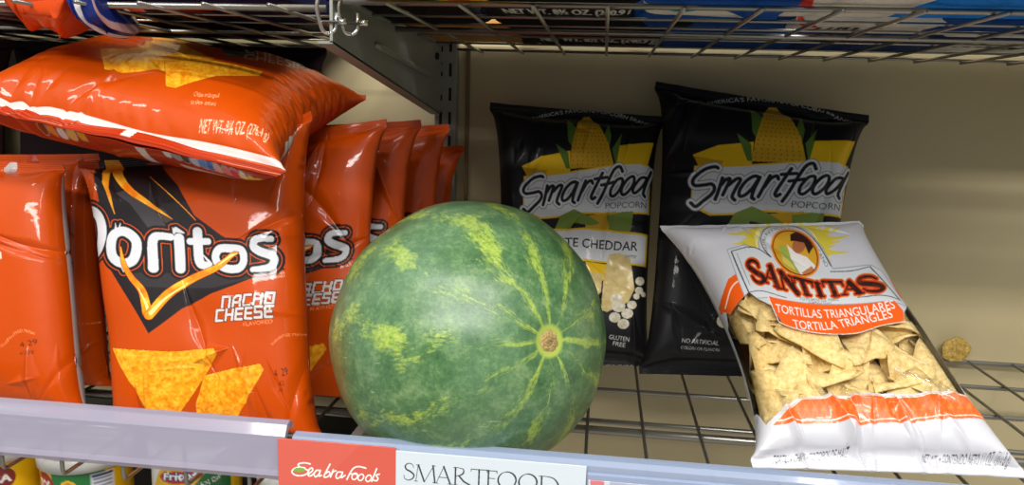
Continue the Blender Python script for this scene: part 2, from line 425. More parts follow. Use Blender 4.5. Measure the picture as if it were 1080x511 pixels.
    if DUMP:
        fm = np.zeros(u.shape, bool); fm[:, :nxf] = True; fm &= (u > .03) & (u < .97)
        if rest is not None: fm &= P[..., 2] > rest + .015
        uu, vv = u[fm], v[fm]
        def b3(t): return [2 * (t - .5) * (t - 1), -4 * t * (t - 1), 2 * t * (t - .5)]
        A = np.stack([x * y for y in b3(vv) for x in b3(uu)], 1)
        c_ = (P[fm] - CAM) @ MC.T; px = np.stack([540 + F * c_[:, 0] / c_[:, 2], 255.5 + F * c_[:, 1] / c_[:, 2]], 1)
        print('FQ', label[:50], np.round(np.linalg.lstsq(A, px, rcond=None)[0], 0).astype(int).tolist())
    cu = np.clip(u, 0, 1); cv = np.clip(v, 0, 1)
    pf = bil(fq, cu, cv) if len(fq) == 4 else biquad(np.array(fq, float).reshape(3, 3, 2), cu, cv); col = front.sample(pf[..., 0], pf[..., 1])
    rf = np.broadcast_to(rowf[:, :, 0], u.shape)
    for v0, v1, cc in bands: col[(rf >= v0) & (rf < v1), :3] = s2l(cc)
    bk = np.zeros((nyf, Nf), bool); bk[:, nxf:] = True
    if isinstance(back, Canvas):
        cb = back.sample(cu, cv)
    else:
        cb = np.ones((nyf, Nf, 4)); cb[..., :3] = s2l(back)
    col[bk] = cb[bk]
    o = link(name, grid_mesh(name, P, col, wrap=True), m or M_film)
    tag(o, label, cat, group)
    if extra is not None: extra.update(P=P, n=n, u=u, v=v, z=z, nxf=nxf, cp=cp, wx=wx, cx=cx)
    return o
def panel(name, q, canvas, fq, res, m=None, thick=.0012, parent=None):   # flat printed board from 4 world corners TL TR BR BL
    nx, ny = res; u, v = np.meshgrid(np.linspace(0, 1, nx), np.linspace(0, 1, ny)); P = bil(q, u, v)
    n = np.cross(np.array(q[3]) - q[0], np.array(q[1]) - q[0]); n = n / np.linalg.norm(n)
    pf = bil(fq, u, v); col = canvas.sample(pf[..., 0], pf[..., 1])
    # ring of side and back rows folded behind the face
    Pb = P - n * thick
    PP = np.concatenate([Pb[:1], P, Pb[-1:], ], 0); CC = np.concatenate([col[:1], col, col[-1:]], 0)
    PP = np.concatenate([PP[:, :1] - n * thick, PP, PP[:, -1:] - n * thick], 1)
    CC = np.concatenate([CC[:, :1], CC, CC[:, -1:]], 1)
    PP[0, 0] = Pb[0, 0]; PP[0, -1] = Pb[0, -1]; PP[-1, 0] = Pb[-1, 0]; PP[-1, -1] = Pb[-1, -1]
    me = grid_mesh(name, PP, CC); o = link(name, me, m or M_print, parent, smooth=False)
    bm = bmesh.new(); bm.from_mesh(me); be = [e for e in bm.edges if e.is_boundary]
    bmesh.ops.holes_fill(bm, edges=be); bm.to_mesh(me); bm.free()
    return o

# ------------------------------------------------------------------ setting
ZU = 0.385
def struct(name, bm, m):
    o = link(name, bm_mesh(name, bm), m, smooth=False); o['kind'] = 'structure'; return o
struct('wall_back', box_bm((-1.9, 1.052, -.75), (1.9, 1.09, 1.3)), M_panel)
struct('floor', box_bm((-1.9, -1.6, -.79), (1.9, 1.09, -.75)), M_floor)
struct('trim_1', box_bm((-.188, 1.046, -.75), (-.1835, 1.0525, 1.3), .0005), M_trimbrown)

# slotted upright between the bays
def upright(x, label):
    t = empty('slotted_upright', (x, 1.045, -.75), label, 'upright')
    bm = bmesh.new()
    box_bm((x - .014, 1.036, -.75), (x - .0115, 1.052, 1.3), bm=bm); box_bm((x + .0115, 1.036, -.75), (x + .014, 1.052, 1.3), bm=bm)
    box_bm((x - .0145, 1.0335, -.75), (x + .0145, 1.0365, 1.3), .0008, bm=bm)
    link('channel', bm_mesh('channel', bm), M_steel, t, smooth=False)
    bm = bmesh.new()
    for k in range(60):
        z = -.7 + k * .0318
        for s in (-1, 1): box_bm((x + s * .0062 - .0018, 1.0328, z), (x + s * .0062 + .0018, 1.0338, z + .017), bm=bm)
    o = link('slots', bm_mesh('slots', bm), M_slot, t, smooth=False)
    return t
upright(-.2135, 'galvanised slotted steel upright on the back panel between the orange bags and the popcorn')

def bracket(x, z, label, yf=.615, hf=.03, hb=.085, proto=None):
    t = empty('shelf_bracket', (x, 1.035, z), label, 'bracket')
    prof = [(yf, z + .004), (yf, z - hf), (yf + .012, z - hf - .002), (1.03, z - hb), (1.036, z - hb + .004), (1.036, z + .004)]
    bm = profile_bm(prof, x - .0012, x + .0012)
    link('plate', bm_mesh('plate', bm), M_steel, t, smooth=False)
    bm = profile_bm([(yf, z - hf - .001), (1.03, z - hb - .001), (1.03, z - hb + .0012), (yf, z - hf + .0012)], x - .011, x + .0012)
    link('bottom_flange', bm_mesh('bottom_flange', bm), M_steel, t, smooth=False)
    bm = profile_bm([(yf, z + .003), (1.03, z + .003), (1.03, z + .0052), (yf, z + .0052)], x - .0012, x + .009)
    link('top_flange', bm_mesh('top_flange', bm), M_steel, t, smooth=False)
    ys = np.array([.73, .955]); zs = z - .022 - (ys - .73) * .07
    bm = tube_bm([(x + .002, ys[0], zs[0]), (x + .0032, ys[0] + .01, zs[0] - .0007), (x + .0032, ys[1] - .01, zs[1] + .0007), (x + .002, ys[1], zs[1])], .0032, 10)
    link('stiffening_rib', bm_mesh('stiffening_rib', bm), M_steel, t)
    bm = bmesh.new()
    for k in range(2):
        box_bm((x - .003, 1.03, z - .03 - .03 * k), (x + .003, 1.043, z - .02 - .03 * k), .001, bm=bm)
    link('hook', bm_mesh('hook', bm), M_steel, t, smooth=False)
    bm = tube_bm([(x + .001, 1.0, z - .012), (x + .0045, 1.0, z - .012)], .0045, 14)
    link('rivet', bm_mesh('rivet', bm), M_slot, t)
    return t
bracket(-.221, ZU, 'tapered galvanised steel bracket holding up the overhead wire shelf beside the orange bags')
bracket(-.221, -.004, 'steel bracket under the lower wire shelf behind the watermelon', yf=.60)

# bright J clips at the front of the bracket
def clip(x, dy, label):
    t = empty('rail_clip', (x, .62 + dy, ZU), label, 'clip', 'clips at the bracket end')
    y = .62 + dy
    pts = bend_path([(x, y, ZU + .016), (x - .004, y - .003, ZU - .004), (x + .001, y, ZU - .024), (x + .010, y + .004, ZU - .022), (x + .010, y + .004, ZU - .006)], .006, 5)
    link('hook', bm_mesh('hook', tube_bm(pts, .0017, 8)), M_chrome, t)
    link('screw', bm_mesh('screw', tube_bm([(x - .002, y, ZU - .014), (x + .014, y, ZU - .014), (x + .014, y, ZU - .014), (x + .02, y, ZU - .014)], [.0012, .0012, .0026, .0026], 8)), M_chrome, t)
clip(-.228, -.006, 'bright wire clip on the bracket front, the left one of two')
clip(-.212, 0.0, 'bright wire clip on the bracket front, the right one of two')

# ------------------------------------------------------------------ wire shelves
WX = [-.002 + .0545 * k for k in range(-40, 40)]
def wire_shelf(name, label, x0, x1, z, cross, yb=1.037, yf=.607, drop=.03, ret=None, frame=True, phase=0.):
    t = empty(name, ((x0 + x1) / 2, yb, z), label, 'shelf')
    def rodx(nm, y, zz, r): return link(nm, bm_mesh(nm, tube_bm([(x0, y, zz), (x1, y, zz)], r, 10)), M_wire, t)
    for (y, dz, r) in cross: rodx('cross_wire', y, z + dz, r)
    xs = [x + phase for x in WX if x0 + .004 < x + phase < x1 - .004]
    first = None
    for x in xs:
        pts = bend_path([(0, yb, z + .001), (0, yf, z + .001), (0, yf - .002, z - drop)], .005, 4) if drop else [(0, yb, z - .0035), (0, yf, z - .0035)]
        if first is None:
            first = link('depth_wire', bm_mesh('depth_wire', tube_bm(pts, .0017, 8)), M_wire)
            o = first
        else: o = first.copy(); C.objects.link(o)
        o.parent = t; o.location = (x - t.location.x, -t.location.y, -z)
    return t
wire_shelf('wire_shelf', 'chromed wire grid shelf under the watermelon and the popcorn bags', -.207, .95, 0.0,
           [(1.037, 0, .0032), (.945, -.003, .0026), (.845, -.003, .0026), (.752, -.003, .0026), (.738, -.007, .0042), (.66, -.003, .0022), (.565, -.003, .0026), (.5585, .045, .0026)], drop=-.046, yf=.556)
wire_shelf('wire_shelf', 'wire grid shelf under the orange bags with hooked wire ends at its front', -1.1, -.212, -.0065,
           [(1.037, 0, .0032), (.945, -.003, .0026), (.845, -.003, .0026), (.745, -.006, .0042), (.66, -.003, .0022), (.5585, .05, .0024)], drop=-.052, yf=.556, phase=.0035)
wire_shelf('overhead_wire_shelf', 'wire grid shelf overhead, seen from below, loaded with black, white and blue bags', -.207, .95, ZU,
           [(1.037, 0, .0019), (.94, 0, .0013), (.845, 0, .0015), (.757, -.004, .0027), (.742, .0, .0014), (.68, 0, .0015), (.604, 0, .0022)], drop=0, yf=.58)
wire_shelf('overhead_wire_shelf', 'dark wire shelf overhead at the left with a bright front rail', -1.1, -.233, ZU,
           [(1.037, 0, .0018), (.94, 0, .0013), (.835, -.003, .0022), (.76, 0, .0012), (.70, 0, .0012), (.637, -.001, .003)], drop=0, yf=.6, phase=.008)
# side rail closing each lower shelf at the upright
# lower deck with the dip cans
t = empty('lower_shelf', (-.66, 1.04, -.14), 'metal shelf below, carrying the round dip cans', 'shelf')
link('deck', bm_mesh('deck', box_bm((-1.1, .60, -.138), (-.225, 1.04, -.1285), .002)), M_deck, t, smooth=False)
link('front_edge', bm_mesh('front_edge', box_bm((-1.1, .592, -.16), (-.225, .60, -.124), .002)), M_steel, t, smooth=False)

# ------------------------------------------------------------------ label holders along the shelf front
t = empty('label_holder', (-.68, .55, 0), 'thick frosted plastic label rail along the shelf front under the orange bags', 'label holder')
prof = []
for k in range(13):                     # rolled top bead
    a = math.radians(-60 + 260 * k / 12); prof.append((.603 + .0075 * math.cos(a), .0285 + .0075 * math.sin(a)))
prof += [(.594, .018), (.5925, .002), (.594, -.006)]
outer = [(.5955 - .003, .026), (.5915, .012), (.5905, .0), (.590, -.006), (.5885, -.011), (.591, -.016), (.599, -.0165), (.600, -.0145), (.5935, -.0135), (.5932, -.008), (.5945, .0), (.5955, .012), (.597, .024), (.603, .0335), (.6055, .0335), (.6075, .0285), (.6085, .0275), (.6100, .0292), (.6075, .0355), (.603, .0375), (.5972, .0355)]
XL1 = at(302, 470, .55)[0]; outer = [(y - .045, .0118 + (z + .0165) * .846) for y, z in outer]
link('rail', bm_mesh('rail', profile_bm(outer, -1.1, XL1)), M_lip, t, smooth=False)
t = empty('label_holder', (.3, .55, 0), 'thin clear bluish plastic label rail along the shelf front under the white bag', 'label holder')
prof = [(.5975, .0225), (.5955, .021), (.5950, -.030), (.5935, -.030), (.5940, .0225), (.5965, .0262), (.604, .0272), (.6085, .0245), (.6078, .0238), (.604, .0258), (.599, .0252)]
XR0 = at(310, 465, .55)[0]; prof = [(y - .049, z + .0231) for y, z in prof]
link('rail', bm_mesh('rail', profile_bm(prof, XR0, .95)), M_clear, t, smooth=False)
prof = [(.5935, .0165), (.5925, .016), (.592, -.032), (.5905, -.032), (.591, .017), (.5925, .0182)]
prof = [(y - .049, z + .0231) for y, z in prof]
link('front_flap', bm_mesh('front_flap', profile_bm(prof, at(620, 490, .543)[0], .95)), M_clear, t, smooth=False)

# ------------------------------------------------------------------ sign
def quad_at(pts, Y): return [at(px, py, Y) for px, py in pts]
XA, XB, XC = at(293, 470, .541)[0], at(417.5, 480, .541)[0], at(618.5, 495, .541)[0]
ZT = .0470
sign = empty('shelf_sign', (XA, .541, -.03), 'long shelf-edge sign, half red and half white with large black lettering, below the watermelon', 'sign')
def proj(p):
    c = MC @ (np.array(p) - CAM); return (540 + F * c[0] / c[2], 255.5 + F * c[1] / c[2])
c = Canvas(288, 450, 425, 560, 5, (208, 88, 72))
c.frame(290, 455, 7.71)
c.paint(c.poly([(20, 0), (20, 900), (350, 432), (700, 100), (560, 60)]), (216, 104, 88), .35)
M = c.new()
for st in [[(290, 258), (255, 250), (210, 252), (190, 265), (215, 287), (268, 308), (265, 335), (220, 352), (170, 348), (140, 325), (152, 300), (190, 285), (245, 288)],
           [(275, 340), (310, 310), (303, 290), (280, 305), (275, 350), (298, 352), (322, 332)],
           [(372, 312), (342, 310), (322, 340), (335, 362), (362, 338), (374, 308), (362, 355), (382, 350)],
           [(452, 260), (425, 310), (402, 360), (430, 362), (452, 338), (440, 320), (415, 335)],
           [(478, 305), (455, 365), (474, 325), (500, 312)],
           [(552, 325), (515, 325), (500, 360), (515, 375), (545, 350), (555, 325), (542, 368), (575, 350)],
           [(742, 292), (690, 280), (650, 288), (620, 322), (588, 384)], [(618, 338), (672, 340)],
           [(830, 295), (810, 345), (790, 398)], [(852, 340), (826, 350), (840, 375), (826, 394), (800, 386)]]:
    c.stroke(st, 11, M)
for (cx_, cy_) in ((652, 358), (702, 366), (764, 374)):
    c.stroke([(cx_ + 22 * math.cos(a) + 6 * -math.sin(a), cy_ + 26 * math.sin(a)) for a in np.linspace(0, 5.9, 9)], 10, M, closed=True)
c.paint(M, (245, 245, 240)); c.paint(c.ell(202, 305, 48, 18), (120, 170, 60))
def world_panel(name, xa, xb, y, zt, zb, canvas, res, parent, thick=.0012, th=0.):
    q = [np.array((xa, y, zt)), np.array((xb, y, zt)), np.array((xb, y, zb)), np.array((xa, y, zb))]
    return panel(name, q, canvas, [proj(p) for p in q], res, thick=thick, parent=parent)
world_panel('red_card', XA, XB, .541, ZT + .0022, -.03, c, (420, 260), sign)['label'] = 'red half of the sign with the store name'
c = Canvas(412, 455, 625, 560, 5, (206, 216, 224))
c.frame(410, 465, 4.909)
M = c.new()
def st(p, w_): c.stroke(p, w_, M, smooth=len(p) > 3)
tk, tn = 8.5, 3.6
c.stroke([(131, 134), (124, 118), (104, 113), (88, 124), (92, 142), (115, 155), (132, 172), (126, 190), (104, 198), (84, 190), (80, 172)], [3, 4, 5, 7, 8, 8.5, 8, 7, 5, 4, 3], M)
st([(155, 122), (143, 203)], tn); st([(157, 122), (187, 206)], tk); st([(236, 128), (189, 206)], tn); st([(234, 126), (243, 212)], tk); st([(146, 121), (162, 121)], tn); st([(228, 125), (246, 127)], tn); st([(136, 203), (152, 204)], tn); st([(232, 212), (254, 214)], tn)
st([(290, 132), (250, 214)], tn); st([(290, 130), (324, 220)], tk); st([(266, 184), (308, 188)], tn); st([(240, 213), (260, 215)], tn); st([(312, 219), (336, 221)], tn)
st([(352, 136), (350, 223)], tk); st([(340, 134), (366, 136), (392, 144), (392, 164), (372, 176), (354, 178)], [3.5, 3.5, 5, 8, 6, 3.5]); st([(370, 178), (394, 206), (428, 226)], tk); st([(340, 222), (362, 224)], tn)
st([(434, 143), (516, 149)], 4.5); st([(475, 147), (472, 232)], tk); st([(434, 143), (433, 154)], tn); st([(516, 149), (516, 160)], tn); st([(460, 232), (484, 233)], tn)
st([(524, 150), (521, 236)], tk); st([(512, 150), (568, 155)], 4.5); st([(568, 155), (567, 167)], tn); st([(524, 190), (556, 192)], tn); st([(510, 236), (534, 237)], tn)
for cx_ in (619, 726):
    cy_ = 200 + (cx_ - 619) * .1
    A_ = np.linspace(0, 2 * np.pi, 17)[:-1]
    c.stroke([(cx_ + 46 * math.cos(a), cy_ + 42 * math.sin(a)) for a in A_], [3.5 + 5.5 * abs(math.cos(a + .3)) for a in A_], M, closed=True)
st([(797, 180), (794, 262)], tk); c.stroke([(782, 179), (820, 181), (858, 192), (880, 224), (866, 252), (830, 264), (784, 262)], [3.5, 4, 6, 9, 7, 4, 3.5], M)
c.paint(M, (38, 40, 44))
world_panel('white_card', XB, XC, .541, ZT, -.03, c, (620, 240), sign)['label'] = 'white half of the sign with the large black word'
# clear channel that holds the cards
prof = [(.5895, .026), (.5865, .0265), (.5862, .0245), (.5885, .0240), (.5895, .0225)]
# price label beside the sign
tx0, tx1 = at(621, 500, .5415)[0], at(643, 500, .5415)[0]
c = Canvas(615, 490, 700, 560, 5, (200, 206, 214)); c.frame(600, 475, 9.0)
c.paint(c.poly([(200, 272), (240, 268), (335, 285), (345, 420), (215, 410)]), (206, 120, 124)); c.paint(c.poly([(275, 262), (330, 268), (335, 290), (290, 285)]), (220, 180, 90))
c.paint(c.poly([(390, 200), (900, 240), (900, 700), (390, 700)]), (166, 172, 190))
o = world_panel('price_label', tx0, at(690, 500, .5415)[0], .5415, .036, -.01, c, (160, 120), None)
tag(o, 'small price label with a pink picture on the clear rail right of the sign', 'price label')
tx0, tx1 = at(699, 507, .5415)[0], at(880, 507, .5415)[0]
c = Canvas(690, 480, 900, 560, 4, (150, 140, 160)); c.frame(600, 475, 9.0)
c.paint(c.poly([(1010, 290), (1032, 290), (1032, 500), (1010, 500)]), (215, 215, 222))
o = world_panel('price_label', tx0, tx1, .5415, .033, -.01, c, (160, 60), None)
tag(o, 'mauve price label strip behind the clear rail below the white chip bag', 'price label')

# ------------------------------------------------------------------ watermelon
def melon():
    r = .1205; ctr = np.array(at(495, 354.5, .655))
    tocam = CAM - ctr; tocam /= np.linalg.norm(tocam)
    right = MC[0] - tocam * (MC[0] @ tocam); right /= np.linalg.norm(right)
    up = np.cross(right, tocam); up = up if up[2] > 0 else -up
    ax = tocam * math.cos(math.radians(31)) + right * math.sin(math.radians(31)) + up * -.03; ax /= np.linalg.norm(ax)
    b1 = np.cross(ax, up); b1 /= np.linalg.norm(b1); b2 = np.cross(ax, b1)
    t = empty('watermelon', (ctr[0], ctr[1], .003), 'large round striped green watermelon sitting on the wire shelf, stem scar towards us', 'watermelon')
    n1, n2 = 180, 200
    th = np.linspace(0.0001, np.pi - .0001, n1)[:, None]; ph = np.linspace(0, 2 * np.pi, n2, endpoint=False)[None]
    ls = 1 + .006 * np.cos(10 * ph) * np.sin(th) ** 2 + .006 * np.sin(3 * ph + 1) * np.sin(th)
    dim = 1 - .035 * np.exp(-(th / .13) ** 2) - .03 * np.exp(-((np.pi - th) / .16) ** 2)
    rr = r * ls * dim
    X = rr * np.sin(th) * np.cos(ph); Y = rr * np.sin(th) * np.sin(ph); Z = rr * np.cos(th) + 0 * ph
    V = np.stack([X, Y, Z * 1.01], -1)
    ul = np.array([b1[2], b2[2], ax[2]]); wz = V @ ul; lo = -(ctr[2] - .0035); k_ = .03
    nz = np.where(wz < lo + k_, lo + k_ * np.exp((np.minimum(wz, lo + k_) - lo - k_) / k_), wz)      # flat ground spot
    V = V + (nz - wz)[..., None] * ul
    me = grid_mesh('rind', V, wrap=True)
    m = bpy.data.materials.new('watermelon_rind'); m.use_nodes = True; nt = m.node_tree; N = nt.nodes; Lk = nt.links
    b = N['Principled BSDF']; b.inputs['Roughness'].default_value = .36; b.inputs['Coat Weight'].default_value = .25; b.inputs['Coat Roughness'].default_value = .3
    tc = N.new('ShaderNodeTexCoord'); sp = N.new('ShaderNodeSeparateXYZ'); Lk.new(tc.outputs['Object'], sp.inputs[0])
    def math_(op, a, b_=None):
        q = N.new('ShaderNodeMath'); q.operation = op
        for i, v in enumerate((a, b_)):
            if v is None: continue
            if isinstance(v, (int, float)): q.inputs[i].default_value = v
            else: Lk.new(v, q.inputs[i])
        return q.outputs[0]
    def noise(vec, sc_, det, rough=.55):
        q = N.new('ShaderNodeTexNoise'); q.inputs['Scale'].default_value = sc_; q.inputs['Detail'].default_value = det; q.inputs['Roughness'].default_value = rough
        Lk.new(vec, q.inputs['Vector']); return q.outputs['Fac']
    def ramp(f, stops):
        q = N.new('ShaderNodeValToRGB'); Lk.new(f, q.inputs[0]); e = q.color_ramp.elements
        e[0].position, e[0].color = stops[0][0], (*stops[0][1], 1); e[1].position, e[1].color = stops[-1][0], (*stops[-1][1], 1)
        for p, c_ in stops[1:-1]: k = e.new(p); k.color = (*c_, 1)
        return q.outputs[0]
    def mix(f, a, b_):
        q = N.new('ShaderNodeMix'); q.data_type = 'RGBA'; Lk.new(f, q.inputs[0])
        for i, v in ((6, a), (7, b_)):
            if isinstance(v, tuple): q.inputs[i].default_value = (*v, 1)
            else: Lk.new(v, q.inputs[i])
        return q.outputs[2]
    rho = math_('SQRT', math_('ADD', math_('MULTIPLY', sp.outputs[0], sp.outputs[0]), math_('MULTIPLY', sp.outputs[1], sp.outputs[1])))
    phi = math_('ARCTAN2', sp.outputs[1], sp.outputs[0]); tht = math_('ARCTAN2', rho, sp.outputs[2])
    wob = noise(tc.outputs['Object'], 14, 3)
    ph2 = math_('ADD', phi, math_('MULTIPLY', math_('SUBTRACT', wob, .5), .75))
    stripe = math_('POWER', math_('ABSOLUTE', math_('COSINE', math_('MULTIPLY', ph2, 6.0))), 4.0)
    # direction on the circle, so that the streaks have no seam
    cx = math_('MULTIPLY', math_('COSINE', phi), 1.0); sy = math_('MULTIPLY', math_('SINE', phi), 1.0)
    cb = N.new('ShaderNodeCombineXYZ'); Lk.new(cx, cb.inputs[0]); Lk.new(sy, cb.inputs[1]); Lk.new(math_('MULTIPLY', tht, .35), cb.inputs[2])
    streak = noise(cb.outputs[0], 16, 6, .7)
    cb2 = N.new('ShaderNodeCombineXYZ'); Lk.new(cx, cb2.inputs[0]); Lk.new(sy, cb2.inputs[1]); Lk.new(tht, cb2.inputs[2])
    patch = noise(cb2.outputs[0], 2.6, 2)
    cb3 = N.new('ShaderNodeCombineXYZ'); Lk.new(cx, cb3.inputs[0]); Lk.new(sy, cb3.inputs[1]); Lk.new(math_('MULTIPLY', tht, .5), cb3.inputs[2])
    grain = noise(cb3.outputs[0], 34, 5, .75)
    fine = noise(tc.outputs['Object'], 300, 5, .7); med = noise(tc.outputs['Object'], 60, 5, .65)
    g1, g2, g3 = L(42, 78, 44), L(76, 116, 70), L(128, 156, 104)
    base = ramp(math_('ADD', math_('MULTIPLY', med, .6), math_('MULTIPLY', fine, .4)), [(.32, g1), (.5, g2), (.68, g3)])
    sm = math_('MULTIPLY', stripe, math_('ADD', math_('MULTIPLY', streak, 1.6), math_('MULTIPLY', med, .5)))
    sm = math_('MULTIPLY', sm, math_('ADD', math_('MULTIPLY', patch, 2.6), -.62)); sm = math_('ADD', math_('MULTIPLY', sm, .72), math_('MULTIPLY', math_('SUBTRACT', grain, .5), 1.9))
    smr = ramp(sm, [(.30, (0, 0, 0)), (.68, (.85, .85, .85))])
    yel = ramp(fine, [(.3, L(110, 156, 50)), (.7, L(196, 208, 92))])
    colr = mix(smr, base, yel)
    # waxy bloom
    bl = ramp(noise(tc.outputs['Object'], 9, 3), [(.45, (0, 0, 0)), (.75, (.32, .32, .32))])
    colr = mix(bl, colr, L(140, 172, 146))
    speck = ramp(noise(tc.outputs['Object'], 620, 2), [(.68, (0, 0, 0)), (.74, (.7, .7, .7))])
    colr = mix(speck, colr, L(30, 66, 44))
    # scratches
    cbs = N.new('ShaderNodeMapping'); cbs.inputs['Scale'].default_value = (40, 400, 60); cbs.inputs['Rotation'].default_value = (.4, .8, .3); Lk.new(tc.outputs['Object'], cbs.inputs[0])
    scn = ramp(noise(cbs.outputs[0], 1.0, 1), [(.76, (0, 0, 0)), (.79, (.55, .55, .55))])
    colr = mix(scn, colr, L(170, 190, 140))
    ring = ramp(tht, [(.095, (1, 1, 1)), (.118, (0, 0, 0))])
    colr = mix(ring, colr, L(164, 184, 78))
    Lk.new(colr, b.inputs['Base Color'])
    bp = N.new('ShaderNodeBump'); bp.inputs['Strength'].default_value = .12; bp.inputs['Distance'].default_value = .001
    Lk.new(med, bp.inputs['Height']); Lk.new(bp.outputs[0], b.inputs['Normal'])
    o = link('rind', me, m, t)
    R3 = Matrix(((b1[0], b2[0], ax[0]), (b1[1], b2[1], ax[1]), (b1[2], b2[2], ax[2])))
    W = Matrix.Translation(Vector(ctr)) @ R3.to_4x4()
    o.matrix_parent_inverse = Matrix.Identity(4); o.matrix_basis = Matrix.Translation(-t.location) @ W
    # corky scar
    k1, k2 = 14, 60; rad = np.linspace(.0002, .0098, k1)[:, None]; p2 = np.linspace(0, 2 * np.pi, k2, endpoint=False)[None]
    rn = np.random.RandomState(3); hgt = .0022 * (1 - (rad / .0098) ** 4) + (rn.rand(k1, k2) - .5) * .0016 * (1 - (rad / .0098) ** 6)
    rad2 = rad * (1 + .07 * np.sin(3 * p2 + .5) + .04 * np.sin(7 * p2))
    S = np.stack([rad2 * np.cos(p2), rad2 * np.sin(p2), r * .9735 + hgt], -1)
    S = np.concatenate([S, np.stack([rad2[-1:] * np.cos(p2), rad2[-1:] * np.sin(p2), 0 * p2 + r * .955], -1)], 0)
    ms = mat('corky_scar', L(176, 150, 96), .9, noise=.35, bscale=900, bump=.6)
    o2 = link('stem_scar', grid_mesh('stem_scar', S, wrap=True), ms, t)
    o2.matrix_parent_inverse = Matrix.Identity(4); o2.matrix_basis = o.matrix_basis.copy()
    o2['label'] = 'round tan corky stem scar'
melon()

# ------------------------------------------------------------------ orange chip bags: print
OR = (192, 70, 0)
c = Canvas(80, 145, 345, 485, 4, OR); CD = c
DQ = [[74, 136], [197, 126], [322, 116], [94, 301], [194, 298], [333, 297], [118, 476], [225, 489], [338, 486]]
c.frame(0, 0, 1)
c.paint(c.poly([(96, 150), (150, 150), (190, 196), (205, 226), (232, 246), (302, 282), (262, 292), (218, 306), (188, 322), (157, 349), (141, 320), (120, 283), (112, 230), (104, 190)]), (34, 28, 30))
c.paint(c.poly([(126, 205), (140, 215), (165, 250), (180, 245), (168, 225), (140, 200)]), (66, 62, 66))
c.paint(c.poly([(150, 208), (172, 232), (186, 240), (176, 222)]), (70, 60, 54))
c.paint(c.poly([(140, 286), (300, 283), (220, 300), (150, 300)]), (58, 54, 56), .6)
gy = np.linspace(0, 1, c.h)[:, None] * np.ones((1, c.w)); gx = np.linspace(0, 1, c.w)[None] * np.ones((c.h, 1))
fl = vnoise(c.h, c.w, 40, 5)
flame = c.ramp(fl * 1.3 - .15, [(236, 96, 8), (248, 150, 20), (255, 205, 60)])
for p, w_ in (([(110, 160), (116, 192), (124, 226)], [9, 6, .6]), ([(112, 160), (135, 196), (158, 214), (182, 230)], [12, 8, 5, .6]), ([(160, 186), (182, 206), (198, 222), (212, 238)], [.6, 1, 1, .5])):
    c.paint(c.stroke(p, w_), flame)
# word
LET = []
c.frame(85, 205, 4.909)
LET = [([(-20, 88), (55, 85), (105, 112), (124, 170), (120, 240), (85, 298), (-20, 312)], 50, 0), ([(-14, 90), (-14, 310)], 46, 0),
       ([(238, 190), (190, 205), (175, 255), (185, 320), (225, 350), (272, 340), (295, 290), (292, 230)], 46, 1),
       ([(372, 368), (372, 250), (385, 215), (415, 208), (462, 212)], [50, 46, 42, 36, 34], 0),
       ([(502, 218), (502, 368)], 50, 0), ([(490, 175), (528, 190)], [26, 6], 0),
       ([(598, 185), (596, 300), (608, 345), (648, 352)], [48, 48, 44, 30], 0), ([(556, 232), (650, 232)], 32, 0),
       ([(765, 268), (710, 270), (686, 305), (700, 345), (750, 370), (815, 368), (842, 330), (830, 280)], 40, 1),
       ([(1000, 225), (920, 225), (898, 258), (930, 285), (1000, 312), (1006, 345), (975, 370), (890, 378)], [28, 34, 40, 42, 42, 40, 34, 26], 0)]
W_ = c.new()
for p, w_, cl in LET: c.stroke(p, w_, W_, smooth=len(p) > 3, closed=bool(cl))
c.stroke([(195, 190), (192, 150)], [14, 2], W_); c.stroke([(208, 190), (216, 148)], [14, 2], W_); c.stroke([(480, 190), (474, 165)], [12, 2], W_)
c.stroke([(222, 340), (236, 395)], [22, 2], W_)
c.stroke([(660, 345), (612, 290)], [16, 2], W_)
c.paint(c.dil(W_, 34), (30, 24, 26)); o1 = c.dil(W_, 20); o2 = c.dil(W_, 16); c.paint(o1 & ~o2, (206, 82, 22)); c.paint(o2, (26, 20, 22)); c.paint(c.dil(W_, 3), (90, 90, 92)); c.paint(W_, (206, 208, 212))
fl2 = c.stroke([(222, 270), (236, 350), (270, 420), (320, 490), (345, 600)], [4, 20, 26, 34, 44]); c.paint(c.dil(fl2, 3), (120, 40, 6)); c.paint(fl2, flame)
c.paint(c.stroke([(300, 470), (340, 560), (352, 612)], [2, 12, 22]), (255, 232, 140))
fl3 = c.stroke([(352, 612), (440, 500), (560, 420), (690, 362), (780, 300), (815, 290)], [44, 44, 36, 30, 22, 3]); c.paint(c.dil(fl3, 3), (120, 40, 6)); c.paint(fl3, flame)
c.paint(c.stroke([(360, 600), (430, 520), (540, 440)], [20, 10, 3]), (255, 232, 140)); c.paint(c.stroke([(700, 350), (770, 306), (805, 296)], [3, 10, 3]), (255, 236, 150))
c.frame(0, 0, 1)
c.paint(c.text('BRAND', [(287, 292), (301, 290)], 2.6), (236, 200, 170)); c.paint(c.text('®', [(296, 288), (301, 287)], 3), (236, 200, 170))
